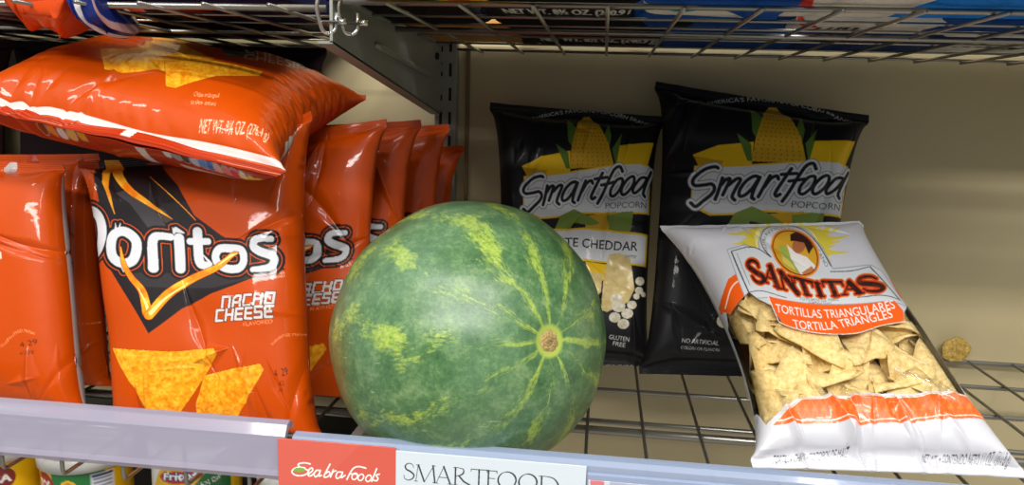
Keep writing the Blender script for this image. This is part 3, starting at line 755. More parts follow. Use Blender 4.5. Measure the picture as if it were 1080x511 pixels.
# flavour words: angular capitals
def seg_word(segs, x0, y0, dx, slope, h, wch, col, sh, wd):
    M = c.new()
    for i, s in enumerate(segs):
        for p in s: c.stroke([(x0 + i * dx + (a + (1 - b) * .18) * wch, y0 + i * dx * slope + (b - 1) * h) for a, b in p], wd, M, smooth=False)
    c.paint(c.dil(M, .8), (52, 20, 16)); c.paint(M, col)
G = {'N': [[(0, 1), (0, 0), (1, 0), (1, 1)]], 'A': [[(0, 1), (0, .35), (.35, 0), (1, 0), (1, 1)], [(0, .6), (1, .6)]], 'C': [[(1, 0), (0, 0), (0, 1), (1, 1)]],
     'H': [[(0, 0), (0, 1)], [(1, 0), (1, 1)], [(0, .5), (1, .5)]], 'O': [[(0, 0), (1, 0), (1, 1), (0, 1), (0, 0)]],
     'E': [[(1, 0), (0, 0), (0, 1), (1, 1)], [(0, .5), (.9, .5)]], 'S': [[(1, 0), (0, 0), (0, .5), (1, .5), (1, 1), (0, 1)]]}
seg_word([G[k] for k in 'NACHO'], 230.5, 320.5, 12.7, -.06, 11, 8.2, (212, 202, 198), 0, 2.7)
seg_word([G[k] for k in 'CHEESE'], 223, 334.5, 11.6, -.055, 11, 7.6, (212, 202, 198), 0, 2.7)
c.paint(c.text('FLAVORED', [(256, 341), (289, 338)], 4), (240, 140, 90))
nz = vnoise(c.h, c.w, 22, 11, 4); nz2 = vnoise(c.h, c.w, 9, 12, 3)
chipc = c.ramp((nz * .6 + nz2 * .6 - .1) * 1.15, [(196, 84, 6), (226, 128, 12), (240, 168, 30), (248, 200, 70)])
for p in ([(120, 366), (180, 368), (224, 364), (229, 370), (220, 386), (206, 410), (190, 436), (158, 434), (143, 406)], [(206, 426), (211, 408), (214, 394), (246, 386), (275, 381), (280, 387), (266, 412), (250, 442), (207, 440)]):
    mm = c.poly(p); c.paint(c.dil(mm, .7), (160, 50, 6)); c.paint(mm, chipc)
c.paint(c.text('4  29', [(292, 396), (306, 393)], 8, bold=.2), (70, 24, 12)); c.paint(c.text('GUARANTEED FRESH', [(288, 362), (300, 353), (318, 352)], 2.6), (238, 140, 84))
c.paint(c.text('42', [(296, 406), (303, 404)], 5), (90, 30, 12)); c.paint(c.text('08', [(296, 412), (301, 411)], 4), (110, 36, 12))

plain = Canvas(0, 0, 1, 1, 60, OR)
SA = lambda: sim('a', nx=58, ny=78, W=.23, H=.30, thick=.062, seed=3)
SB = lambda: sim('b', nx=58, ny=78, W=.23, H=.30, thick=.055, seed=21)
SCm = lambda: sim('c', nx=50, ny=66, W=.235, H=.33, thick=.05, seed=33)
DL = 'orange nacho cheese chip bags'
DRED = (176, 56, 0)
bag('chip_bag', 'orange nacho cheese chip bag standing upright with its whole black and white logo showing', DL, SA(),
    ctrl((82, 166, .72), (328, 112, .735), (342, 484, .64), (122, 474, .64), {(0, 1): (0, .01, -.012)}), CD, [[78, 163], [207, 146], [321, 110], [95, 316], [195, 297], [332, 290], [114, 476], [224, 490], [340, 485]], DRED, res=(420, 560), rest=.004, folds=22, fseed=4)
# far left bag
c = Canvas(-140, 150, 110, 470, 3, OR)
c.paint(c.text('GUARANTEED FRESH', [(2, 366), (22, 350), (40, 352)], 3), (240, 140, 84)); c.paint(c.text('4 29', [(24, 366), (44, 362)], 6, bold=.2), (80, 26, 12)); c.paint(c.text('42 08', [(24, 374), (40, 372)], 4), (90, 30, 12))
c.paint(c.poly([(66, 178), (72, 200), (80, 270), (90, 320), (84, 360), (96, 440), (120, 440), (110, 170)]), (196, 190, 186)); c.paint(c.poly([(66, 178), (70, 200), (76, 270), (84, 320), (79, 330), (83, 360), (90, 440), (86, 440), (79, 362), (75, 330), (80, 320), (72, 272), (66, 205)]), (40, 20, 22))
c.paint(c.text('1', [(-1, 273), (2, 273)], 7), (230, 200, 190))
bag('chip_bag', 'orange chip bag at the far left edge, its logo out of frame', DL, SB(),
    ctrl((-135, 160, .70), (66, 170, .70), (92, 446, .64), (-118, 440, .64), {(1, 2): (.006, 0, 0)}), c, [[-142, 159], [-41, 163], [60, 169], [-137, 298], [-55, 301], [80, 306], [-128, 442], [-23, 448], [84, 448]], (190, 180, 176), res=(300, 380), rest=.004, folds=18, fseed=5)
bag('chip_bag', 'orange chip bag squeezed between far left bag and big logo bag', DL, SA(),
    ctrl((-118, 158, .775), (104, 158, .775), (128, 440, .73), (-92, 436, .73)), CD, DQ, DRED, res=(300, 380), rest=.004, folds=12, fseed=6)
for k, (q, lab, sm_) in enumerate([
    (((172, 150, .815), (408, 122, .815), (392, 452, .745), (168, 452, .74)), 'orange chip bag right behind the big logo bag, touching the watermelon', SB),
    (((214, 132, .865), (444, 122, .865), (430, 430, .82), (214, 430, .82)), 'orange chip bag third in the row, peaked top corner over its front neighbour', SA),
    (((262, 134, .925), (474, 128, .925), (462, 400, .89), (262, 400, .89)), 'orange chip bag fourth in the row behind the watermelon', SB),
    (((282, 154, .985), (489, 150, .985), (476, 385, .955), (286, 385, .955)), 'rearmost and smallest-looking orange chip bag, its corner against the upright', SA)]):
    bag('chip_bag', lab, DL, sm_(), ctrl(*q), CD, DQ, DRED, res=(260, 330), tscale=.75, rest=.004, folds=18, fseed=20 + k)

# bag lying across the top
AQ = [[94, 37], [238, 90], [386, 87], [27, 72], [179, 46], [348, 132], [-62, 102], [112, 152], [289, 182]]
c = Canvas(-60, 0, 400, 210, 4, OR)
nz = vnoise(c.h, c.w, 22, 14, 4); nz2 = vnoise(c.h, c.w, 9, 15, 3)
chipc = c.ramp((nz * .6 + nz2 * .6 - .1) * 1.15, [(196, 84, 6), (226, 128, 12), (240, 168, 30), (248, 200, 70)])
for p in ([(106, 52), (170, 37), (186, 38), (226, 60), (200, 66), (175, 72), (130, 78), (112, 76)], [(174, 64), (215, 60), (245, 68), (276, 79), (273, 84), (228, 84), (186, 95), (176, 92)]):
    mm = c.poly(p); c.paint(c.dil(mm, .7), (160, 50, 6)); c.paint(mm, chipc)
c.paint(c.poly([(226, 46), (300, 52), (350, 74), (345, 88), (320, 84), (290, 70), (240, 58)]), (30, 24, 28))
M_ = c.new()
for p in ([(250, 48), (262, 54)], [(268, 52), (272, 58)], [(280, 58), (290, 55), (302, 60), (296, 65), (283, 62)], [(306, 58), (318, 66)], [(318, 64), (330, 70), (324, 76), (336, 80)]): c.stroke(p, 3.2, M_)
c.paint(M_, (200, 200, 204))
c.paint(c.text('NACHO', [(284, 66), (319, 78)], 4, bold=.2), (220, 205, 200)); c.paint(c.text('CHEESE', [(256, 63), (315, 83)], 3.2, bold=.2), (210, 170, 150))
c.paint(c.text('Chips enlarged', [(205, 106), (231, 112)], 4.5), (244, 160, 110)); c.paint(c.text('to show texture', [(202, 113), (228, 120)], 4.5), (244, 160, 110))
c.paint(c.text('NET WT. 9¾ OZ. (276.4 g)', [(211, 136), (283, 158)], 8.5, bold=.15), (246, 196, 160))
bk = Canvas(0, 0, 1, 1, 700, (176, 50, 10))
bk.paint(bk.poly([(0, .955), (1, .955), (1, 1), (0, 1)]), (150, 40, 10))
def bx(px): return (px + 50) / 336.
for px, col in ((32, (120, 50, 10)), (42, (230, 140, 20)), (53, (226, 220, 214)), (63, (232, 184, 90)), (74, (236, 160, 20)), (162, (220, 224, 230)), (172, (150, 160, 170)), (181, (70, 56, 40)), (191, (190, 205, 230)), (200, (90, 150, 215)), (208, (40, 110, 200)), (215, (226, 180, 170)), (224, (232, 130, 130)), (232, (222, 60, 80)), (241, (236, 226, 170)), (250, (240, 210, 50)), (258, (250, 225, 20))):
    bk.paint(bk.ell(bx(px), .875, .0150, .024), (170, 160, 150)); bk.paint(bk.ell(bx(px), .875, .0125, .020), col)
bk.paint(bk.poly([(bx(128), .95), (bx(138), .95), (bx(140), .3), (bx(130), .3)]), (222, 218, 212))
bk.paint(bk.poly([(bx(168), .83), (bx(262), .83), (bx(262), .55), (bx(182), .55)]), (214, 206, 200))
for k in range(14): bk.paint(bk.poly([(bx(186 + k * 2.4), .81), (bx(187.1 + k * 2.4), .81), (bx(187.1 + k * 2.4), .7), (bx(186 + k * 2.4), .7)]), (50, 40, 40))
XA_ = sim('lying', nx=58, ny=74, W=.26, H=.29, thick=.105, seed=44, seal=4)
bag('chip_bag', 'orange chip bag lying across the top of the others, white-striped seal towards us', DL, XA_,
    ctrl((95, 50, .88), (388, 100, .86), (289, 189, .605), (-62, 110, .62)), c, AQ, bk, res=(420, 460), seal_rows=4, folds=14, fseed=27, bands=[(.912, .936, (222, 216, 212)), (.945, 1.1, (150, 42, 8)), (.953, .958, (214, 120, 90)), (.966, .971, (214, 120, 90)), (.98, .985, (214, 120, 90))])

# ------------------------------------------------------------------ black popcorn bags
BK = (22, 22, 25)
c = Canvas(510, 95, 710, 400, 5, BK)
SQ = [[516, 104], [608, 111], [702, 119], [519, 239], [608, 241], [696, 251], [524, 386], [606, 390], [688, 391]]
c.paint(c.text("· AMERICA'S FAVORITE POPCORN BRAND ·", [(558, 126), (585, 119), (615, 116), (650, 120), (690, 133)], 3.6), (190, 190, 186))
yel = (232, 188, 20)
c.paint(c.poly([(551, 177), (572, 166), (602, 160), (602, 184), (557, 187)]), yel); c.paint(c.poly([(552, 178), (578, 180), (580, 176), (575, 186), (557, 188)]), (196, 150, 16)); c.paint(c.poly([(650, 155), (690, 151), (683, 176), (650, 178)]), yel)
g1, g2 = (84, 118, 44), (118, 142, 58)
for p in ([(598, 124), (608, 136), (606, 160), (600, 150)], [(587, 153), (600, 162), (602, 178), (598, 178)], [(642, 130), (645, 145), (642, 162), (636, 150)], [(656, 142), (652, 165), (650, 176), (646, 158)]):
    c.paint(c.poly(p), g1)
cob = c.poly([(602, 178), (603, 160), (606, 145), (610, 130), (616, 121), (622, 121), (632, 132), (642, 152), (648, 176)])
c.paint(cob, (204, 160, 34))
for j in range(13):
    for i in range(9):
        y = 125 + j * 4.1; hw = 3 + 20 * min(1, (y - 118) / 48) ** .8; x = 622 + (y - 121) * .07 + (i - 4) / 4.3 * hw + (j % 2) * .8
        k = c.ell(x, y, .55, .8) & cob; c.paint(k, (128, 92, 14))
c.paint(c.poly([(553, 187), (600, 181), (654, 173), (676, 173), (686, 176), (686, 226), (618, 224), (570, 231), (552, 224)]), yel)
c.paint(c.poly([(554, 189), (600, 182.5), (654, 174.5), (676, 174.5), (685, 177), (684.5, 224), (618, 222), (571, 229), (553, 222)]), (214, 216, 220))
c.frame(545, 165, 7.2); M = c.new()
for p in ([(205, 158), (185, 152), (130, 172), (75, 222), (55, 262), (72, 288), (130, 278), (175, 268), (195, 295), (178, 335), (130, 385), (88, 425), (55, 405)],
          [(238, 220), (222, 300), (205, 365)], [(232, 270), (262, 228), (285, 225), (268, 280), (250, 330)], [(282, 262), (325, 218), (350, 222), (325, 285), (310, 335), (328, 356)],
          [(468, 196), (430, 192), (382, 232), (352, 290), (355, 326), (388, 318), (428, 270), (465, 200), (440, 275), (430, 328), (445, 342)],
          [(528, 182), (500, 250), (470, 325)], [(500, 258), (535, 200), (570, 180), (582, 200)],
          [(655, 125), (610, 210), (572, 290), (578, 315), (600, 302)], [(598, 168), (690, 155)],
          [(805, 118), (785, 82), (745, 100), (705, 170), (655, 280), (618, 348)], [(648, 210), (755, 188)],
          [(1025, 118), (988, 200), (962, 280), (975, 308)]): c.stroke(p, 23, M)
for p in ([(800, 170), (762, 180), (722, 238), (716, 282), (742, 292), (780, 255), (804, 205)], [(884, 158), (842, 178), (802, 235), (798, 278), (822, 288), (866, 248), (892, 195)], [(985, 168), (942, 172), (894, 230), (882, 268), (902, 280), (950, 238), (982, 190)]):
    c.stroke(p, 22, M, closed=True)
a_ = c.dil(M, 21); b_ = c.dil(M, 16); c.paint(a_, (120, 122, 126)); c.paint(b_, (216, 218, 222)); c.paint(M, (26, 28, 32))
c.frame(0, 0, 1)
c.paint(c.text('POPCORN', [(639, 218.5), (682, 219.5)], 6), (60, 72, 72))
c.paint(c.poly([(618, 226), (650, 222), (650, 250), (618, 250)]), (206, 160, 30))
c.paint(c.poly([(586, 240), (592, 226), (606, 219), (622, 226), (634, 234), (624, 236), (606, 233), (596, 248)]), g2); c.paint(c.poly([(640, 226), (656, 223), (668, 223), (666, 240), (662, 250), (644, 248)]), g2)
c.paint(c.poly([(566, 246), (585, 240), (620, 238), (650, 242), (684, 247), (682, 281), (646, 276), (614, 273), (560, 276)]), yel)
c.paint(c.poly([(568, 248), (586, 242), (620, 240), (650, 244), (682, 249), (680, 279), (646, 274), (614, 271), (562, 274)]), (216, 218, 222))
c.paint(c.text('WHITE CHEDDAR', [(572, 262), (598, 258), (630, 260), (672, 264)], 9, bold=.25), (34, 36, 40)); c.paint(c.text('CHEESE', [(657, 270), (671, 272)], 3, bold=.1), (34, 36, 40))
c.paint(c.poly([(618, 274), (645, 277), (642, 290), (626, 300)]), yel)
nzc = vnoise(c.h, c.w, 30, 8); chz = c.ramp(nzc, [(190, 164, 96), (226, 206, 148)])
c.paint(c.poly([(614, 284), (636, 286), (634, 306), (622, 322), (616, 300)]), chz)
c.paint(c.poly([(643, 266), (654, 265), (665, 272), (669, 304), (662, 318), (640, 328), (634, 326), (637, 290)]), chz)
pc = c.ramp(vnoise(c.h, c.w, 14, 9), [(180, 166, 130), (238, 234, 220)])
for x, y, r_ in ((652, 322, 7), (661, 330, 6), (648, 334, 6), (657, 341, 6), (666, 321, 5), (650, 314, 6), (675, 296, 5), (674, 306, 4.5), (671, 312, 3.5), (679, 310, 3), (592, 330, 8), (604, 338, 9)): c.paint(c.ell(x, y, r_, r_ * .9), pc)
c.paint(c.text('GLUTEN', [(642, 357), (663, 360)], 4.6, bold=.15), (200, 200, 196)); c.paint(c.text('FREE', [(646, 364), (659, 366)], 4.6, bold=.15), (200, 200, 196))
c.paint(c.text('NET WT. 8½ OZ (240.9 g)', [(600, 390), (676, 391)], 4.5, bold=.1), (190, 190, 186))
c.paint(c.text('NO ARTIFICIAL', [(556, 352), (588, 354)], 4, bold=.1), (190, 190, 186)); c.paint(c.text('COLORS OR FLAVORS', [(556, 358), (590, 360)], 2.6), (170, 170, 166))
CS = c
PG = 'black popcorn bags'
SP = lambda: sim('p', nx=52, ny=74, W=.225, H=.33, thick=.05, seed=61)
SP2 = lambda: sim('p2', nx=52, ny=74, W=.225, H=.33, thick=.055, seed=77)
bag('popcorn_bag', 'black popcorn bag standing right behind the watermelon, its lower label half hidden', PG, SP(),
    ctrl((517, 106, 1.0), (701, 121, 1.0), onshelf(686, 391), onshelf(524, 386)), CS, SQ, (24, 24, 27), m=M_matte, res=(360, 500), rest=.004, folds=22, fseed=31)
bag('popcorn_bag', 'taller tilted black popcorn bag standing behind the white tortilla chip bag', PG, SP2(),
    ctrl((692, 83, 1.005), (917, 119, 1.0), onshelf(868, 405), onshelf(674, 399)), CS, SQ, (24, 24, 27), m=M_matte, res=(400, 500), rest=.004, folds=24, fseed=32)

# ------------------------------------------------------------------ white tortilla chip bag with clear window
WH = (200, 200, 206)
TQ = [[696, 231], [799, 232], [907, 227], [757, 342], [868, 321], [985, 342], [796, 490], [940, 500], [1089, 502]]
c = Canvas(690, 228, 1085, 512, 4, WH)
OG = (236, 92, 18)
win = c.poly([(764, 318), (774, 300), (800, 318), (830, 330), (950, 345), (962, 318), (972, 338), (1000, 384), (1018, 424), (940, 421), (860, 424), (838, 428), (806, 452), (792, 425), (782, 385), (772, 350)])
c.a[win, 3] = 0.0
orr = c.poly([(758, 318), (768, 298), (782, 290), (790, 312), (770, 330)]); c.paint(orr, OG, alpha=1.); c.paint(c.stroke([(765, 322), (772, 306), (786, 296)], 1.4), (240, 220, 200), alpha=1)
c.paint(c.poly([(938, 296), (948, 300), (960, 320), (950, 318)]), OG, alpha=1.)
# sun
sun = c.new()
for k in range(34):
    a = math.radians(-215 + k * 8.2); cx_, cy_ = 831, 262
    ex = 1.0 + .18 * math.sin(k * 2.3); R1x, R1y, R2x, R2y = 33, 22, 56 * ex, 33 * ex
    b0, b1_ = a - .09, a + .09
    c.stroke([(cx_ + R1x * math.cos(a), cy_ + R1y * math.sin(a)), (cx_ + (R1x + R2x) / 2 * math.cos(a + .05), cy_ + (R1y + R2y) / 2 * math.sin(a + .05)), (cx_ + R2x * math.cos(a), cy_ + R2y * math.sin(a))], [7, 3.6, .6], sun)
c.paint(sun, (216, 196, 40), .95); c.paint(c.ell(831, 264, 37, 25, 28), (232, 222, 150), .9)
# label plate
plate = c.poly([(768, 269), (785, 264), (803, 268), (801, 262), (803, 250), (812, 243), (830, 241), (850, 250), (868, 268), (880, 286), (918, 286), (930, 292), (957, 327), (932, 322), (880, 320), (850, 318), (812, 315), (787, 319)])
c.paint(c.dil(plate, 1), (150, 154, 158)); c.paint(plate, (206, 208, 212))
c.paint(c.stroke([(815, 274), (806, 266), (803, 256), (808, 246), (822, 242), (842, 247), (862, 263), (878, 283)], 1.0), (70, 74, 80))
c.paint(c.stroke([(815, 274), (800, 267), (788, 266), (772, 270)], .9), (70, 74, 80)); c.paint(c.stroke([(772, 271), (790, 311)], 1.6, smooth=False), (70, 74, 80)); c.paint(c.stroke([(790, 312), (806, 309), (832, 314)], .9), (70, 74, 80)); c.paint(c.stroke([(778, 272), (792, 304)], .6, smooth=False), (90, 94, 100))
c.paint(c.stroke([(878, 288), (900, 289), (918, 287)], .9), (70, 74, 80)); c.paint(c.stroke([(918, 288), (930, 300), (950, 322)], 1.2), (70, 74, 80)); c.paint(c.stroke([(907, 315), (930, 316), (948, 321)], .9), (70, 74, 80))
c.paint(c.text('AUTENTICO SABOR MEXICANO', [(811, 270), (808, 256), (820, 248), (838, 252), (858, 266), (873, 284)], 3.0, bold=.1), (80, 80, 84))
c.paint(c.ell(840, 270, 29, 18.5, 34), (228, 140, 40)); c.paint(c.ell(840, 270, 27, 16.8, 34), (120, 40, 14)); c.paint(c.ell(840, 270, 25.8, 15.6, 34), (206, 156, 40))
med = c.ell(840, 270, 25.8, 15.6, 34)
c.paint(c.poly([(822, 262), (828, 263), (842, 278), (850, 290), (836, 284)]) & med, (150, 168, 70)); c.paint(c.poly([(825, 268), (840, 282), (842, 286), (828, 278)]) & med, (206, 190, 90))
c.paint(c.poly([(830, 262), (840, 270), (852, 274), (862, 282), (866, 290), (848, 290), (840, 280)]) & med, (226, 222, 216))
c.paint(c.ell(843, 264, 7, 6.5, 30) & med, (168, 100, 60)); c.paint(c.poly([(833, 254), (840, 251), (850, 256), (858, 266), (854, 272), (848, 262), (838, 260), (834, 260)]) & med, (50, 24, 18)); c.paint(c.poly([(848, 288), (858, 282), (864, 288), (858, 293)]) & med, (190, 120, 70))
# brand word
c.frame(775, 265, 5.679); M = c.new()
def w(p, wd, sm=True): c.stroke(p, wd, M, smooth=sm)
w([(152, 108), (140, 85), (110, 75), (88, 88), (92, 112), (135, 140), (178, 160), (184, 185), (160, 200), (130, 190), (112, 165)], [10, 14, 18, 22, 24, 26, 26, 24, 20, 14, 10])
w([(222, 98), (196, 190)], 9, False); w([(222, 98), (275, 218)], 24, False); w([(206, 160), (250, 172)], 8, False); w([(184, 188), (212, 196)], 8, False); w([(252, 212), (296, 226)], 9, False); w([(208, 96), (236, 102)], 8, False)
w([(290, 135), (310, 222)], 10, False); w([(290, 128), (398, 250)], 26, False); w([(352, 152), (392, 250)], 10, False); w([(272, 118), (308, 132)], 8, False); w([(334, 146), (372, 156)], 8, False); w([(296, 222), (328, 232)], 8, False)
w([(372, 156), (478, 182)], 15, False); w([(372, 160), (376, 186)], 8, False); w([(478, 184), (486, 208)], 8, False); w([(418, 172), (452, 252)], 24, False); w([(436, 252), (474, 260)], 9, False)
w([(508, 190), (536, 262)], 24, False); w([(488, 182), (530, 192)], 8, False); w([(516, 260), (556, 266)], 9, False)
w([(540, 180), (650, 190)], 15, False); w([(540, 184), (548, 208)], 8, False); w([(650, 192), (664, 212)], 8, False); w([(590, 190), (622, 262)], 24, False); w([(604, 264), (644, 266)], 9, False)
w([(694, 196), (672, 258)], 9, False); w([(694, 194), (760, 258)], 25, False); w([(684, 232), (730, 236)], 8, False); w([(658, 262), (690, 262)], 8, False); w([(736, 262), (784, 262)], 9, False)
w([(850, 196), (815, 180), (770, 178), (750, 190), (768, 208), (830, 222), (880, 238), (890, 254), (860, 264), (810, 256), (780, 240)], [9, 12, 17, 22, 24, 25, 25, 22, 18, 12, 9])
c.paint(c.dil(M, 12), (214, 148, 60)); c.paint(c.dil(M, 8), (206, 60, 20)); c.paint(M, (46, 18, 14)); c.paint(M & (vnoise(c.h, c.w, 16, 3) > .62), (96, 34, 16))
c.frame(0, 0, 1)
c.paint(c.text('TOTOPOS DE MAIZ', [(846, 315.5), (866, 317.5), (888, 317)], 3.2, bold=.1), (60, 60, 64)); c.paint(c.text('TORTILLA CHIPS', [(856, 319), (880, 320)], 1.5), (70, 70, 74))
ban = c.poly([(812, 314), (850, 319), (880, 321), (944, 323), (953, 334), (954, 346), (930, 347), (905, 353), (868, 352), (828, 344), (820, 332)])
c.paint(ban, OG, alpha=1.); c.paint(c.stroke([(812, 314), (820, 334), (828, 344), (868, 352), (905, 353), (930, 347), (954, 346)], .9), (240, 220, 200), alpha=1)
c.paint(c.text('TORTILLAS TRIANGULARES', [(821, 331), (866, 335), (905, 334), (945, 331)], 9, bold=.18, shear=-.25), (240, 232, 226), alpha=1)
c.paint(c.text('TORTILLA TRIANGLES', [(840, 347), (872, 348.5), (905, 344), (943, 340)], 9, bold=.18, shear=-.25), (240, 232, 226), alpha=1)
band = c.poly([(812, 454), (830, 438), (845, 426.5), (870, 425), (940, 424), (1018, 424), (1030, 435), (1044, 449), (960, 451), (880, 452)])
c.paint(band, OG, alpha=1.)
pat = c.new()
for k in range(26):
    x = 815 + k * 9.5; c.stroke([(x, 452), (x + 12, 424)], .7, pat, smooth=False); c.stroke([(x, 424), (x + 12, 452)], .7, pat, smooth=False)
    c.poly([(x + 2, 440), (x + 9, 440), (x + 5.5, 433)], pat)
c.paint(pat & band, (246, 130, 50), .7)
for p in ([(812, 454), (845, 427.5), (870, 426), (940, 425), (1018, 425)],): c.paint(c.stroke(p, .9, smooth=False), (244, 224, 204), alpha=1)
c.paint(c.stroke([(818, 450), (880, 448.5), (960, 447.5), (1040, 446)], .9, smooth=False), (244, 224, 204), alpha=1)
c.paint(c.text('TORTILLA CHIPS • TOTOPOS DE MAÍZ', [(816, 483), (850, 481), (897, 477)], 7.5, bold=.15, shear=.25), (50, 50, 54))
c.paint(c.text('NET WT. • CONTENIDO NETO 11 OZ. (311.8 g)', [(976, 482), (1010, 484), (1066, 487)], 7.5, bold=.15, shear=.1), (50, 50, 54))
ST = sim('t', nx=60, ny=78, W=.22, H=.30, thick=.058, seed=90)
EX = {}
TB = 'white corn tortilla chip bag with clear window, leaning back from the shelf front'
bag('tortilla_chip_bag', TB, None, ST, ctrl((694, 236, .83), (905, 231, .85), (1086, 508, .585), (794, 497, .58), {(1, 0): (.019, 0, 0)}), c, TQ, WH, m=M_window, res=(440, 560), extra=EX, folds=20, fseed=41)

# ------------------------------------------------------------------ chips
def chip_mat(name, c0, c1, c2):
    m = bpy.data.materials.new(name); m.use_nodes = True; nt = m.node_tree; b = nt.nodes['Principled BSDF']; b.inputs['Roughness'].default_value = .7
    tc = nt.nodes.new('ShaderNodeTexCoord'); n = nt.nodes.new('ShaderNodeTexNoise'); n.inputs['Scale'].default_value = 220; n.inputs['Detail'].default_value = 6; n.inputs['Roughness'].default_value = .7
    nt.links.new(tc.outputs['Object'], n.inputs['Vector']); r = nt.nodes.new('ShaderNodeValToRGB'); e = r.color_ramp.elements
    e[0].position = .33; e[0].color = (*L(*c0), 1); e[1].position = .66; e[1].color = (*L(*c2), 1); k = e.new(.5); k.color = (*L(*c1), 1)
    nt.links.new(n.outputs['Fac'], r.inputs[0]); nt.links.new(r.outputs[0], b.inputs['Base Color'])
    bp = nt.nodes.new('ShaderNodeBump'); bp.inputs['Strength'].default_value = .5; bp.inputs['Distance'].default_value = .0015
    nt.links.new(n.outputs['Fac'], bp.inputs['Height']); nt.links.new(bp.outputs[0], b.inputs['Normal']); return m
M_chip = chip_mat('corn_chip', (206, 172, 100), (230, 204, 138), (242, 224, 168))
M_chip2 = chip_mat('old_chip', (130, 98, 34), (176, 142, 64), (206, 178, 98))
fz = {}
def film_height():
    # height field of the front film over the bag's own (u, v)
    P, u, v, z, nf = EX['P'], EX['u'], EX['v'], EX['z'][..., 0], EX['nxf']
    g = np.full((90, 70), 9.); ui = np.clip((u[:, :nf] * 70).astype(int), 0, 69); vi = np.clip((v[:, :nf] * 90).astype(int), 0, 89)
    np.minimum.at(g, (vi.ravel(), ui.ravel()), z[:, :nf].ravel()); g[g > 8] = 0
    b = np.full((90, 70), -9.); ui = np.clip((u[:, nf:] * 70).astype(int), 0, 69); vi = np.clip((v[:, nf:] * 90).astype(int), 0, 89)
    np.maximum.at(b, (vi.ravel(), ui.ravel()), z[:, nf:].ravel()); b[b < -8] = 0
    return g, b
FZ, BZ = film_height()
VG = np.linspace(.05, .95, 40); _nf = EX['nxf']
ULO = np.interp(VG, EX['v'][:, 0], EX['u'][:, 0]); UHI = np.interp(VG, EX['v'][:, _nf - 1], EX['u'][:, _nf - 1])
def chip_verts(size, curl, r):
    n = 7; pts = []; idx = {}
    for i in range(n + 1):
        for j in range(n + 1 - i):
            a, b = i / n, j / n; c_ = 1 - a - b
            p = a * np.array([0, .6]) + b * np.array([-.52, -.34]) + c_ * np.array([.52, -.34])
            ed = 1 - .13 * max(0, max(a, b, c_) - .8) / .2; p = p * ed + r.normal(0, .008, 2)
            idx[i, j] = len(pts); pts.append(p)
    pts = np.array(pts) * size
    z = curl * (pts[:, 0] * math.cos(1.) + pts[:, 1] * math.sin(1.)) ** 2 / size + r.normal(0, .0004, len(pts))
    T = []
    for i in range(n):
        for j in range(n - i):
            T.append((idx[i, j], idx[i + 1, j], idx[i, j + 1]))
            if i + j < n - 1: T.append((idx[i + 1, j], idx[i + 1, j + 1], idx[i, j + 1]))
    return np.column_stack([pts, z]), T
def chip_mesh(name, V, T, off):
    n = len(V); V2 = np.vstack([V, V + off]); F_ = [t for t in T] + [(a + n, c_ + n, b + n) for a, b, c_ in T]
    ed = {}
    for t in T:
        for a, b in ((t[0], t[1]), (t[1], t[2]), (t[2], t[0])):
            ed[(a, b)] = ed.get((a, b), 0) + 1
    for (a, b) in list(ed):
        if (b, a) not in ed: F_.append((b, a, a + n, b + n))
    me = bpy.data.meshes.new(name); me.from_pydata([tuple(x) for x in V2], [], F_); me.update(); return me
CG = 'tortilla chips seen through the clear window'
CL = 'pale yellow corn tortilla triangle packed inside the clear window of the white bag'
rc = np.random.RandomState(12)
cpt = EX['cp']; Ht = .29; Wt = .21
def put_chip(u0, v0, depth, ang, tilt, taz, size, curl, label=CL):
    V, T = chip_verts(size, curl, rc)
    ca, sa = math.cos(ang), math.sin(ang); V[:, :2] = V[:, :2] @ np.array([[ca, sa], [-sa, ca]])
    ax = np.array([math.cos(taz), math.sin(taz)]); d = V[:, :2] @ ax
    V[:, :2] += np.outer(d * (math.cos(tilt) - 1), ax); V[:, 2] += d * math.sin(tilt)
    u = u0 + V[:, 0] / Wt; v = v0 - V[:, 1] / Ht
    lo_ = np.interp(v, VG, ULO); hi_ = np.interp(v, VG, UHI); u = np.clip(u, lo_ + .014, hi_ - .02); v = np.clip(v, .25, .86)
    ui = np.clip(u * 70, 0, 68.99); vi = np.clip(v * 90, 0, 88.99); a, b = ui.astype(int), vi.astype(int)
    fu, fv = ui - a, vi - b
    f = (FZ[b, a] * (1 - fu) + FZ[b, a + 1] * fu) * (1 - fv) + (FZ[b + 1, a] * (1 - fu) + FZ[b + 1, a + 1] * fu) * fv
    z0 = FZ[min(int(v0 * 90), 89), min(int(u0 * 70), 69)] - depth
    z = np.minimum(V[:, 2] + z0, f - .0025); z = np.maximum(z, -.024)
    W = biquad(cpt, u, v); e = .01
    nu = biquad(cpt, u + e, v) - biquad(cpt, u - e, v); nv = biquad(cpt, u, v + e) - biquad(cpt, u, v - e)
    n = np.cross(nv, nu); n /= np.linalg.norm(n, axis=1, keepdims=True)
    P = W + n * z[:, None]; ctr = P.mean(0)
    me = chip_mesh('tortilla_chip', P - ctr, T, -n.mean(0) * .0016)
    o = link('tortilla_chip', me, M_chip); o.location = ctr; tag(o, label, 'chip', CG)
for v0 in np.linspace(.30, .80, 7):
    for u0 in np.linspace(.13, .88, 7):
        for layer in range(2):
            put_chip(u0 + rc.uniform(-.04, .04), v0 + rc.uniform(-.025, .025), .006 + layer * .011 + rc.uniform(0, .008), rc.uniform(0, 6.28), rc.uniform(.25, 1.25), rc.uniform(0, 6.28), rc.uniform(.046, .062), rc.uniform(-1.5, 2))
put_chip(.42, .60, .0026, 3.5, .08, .4, .072, .35, 'largest tortilla triangle lying flat against the window of the white bag')
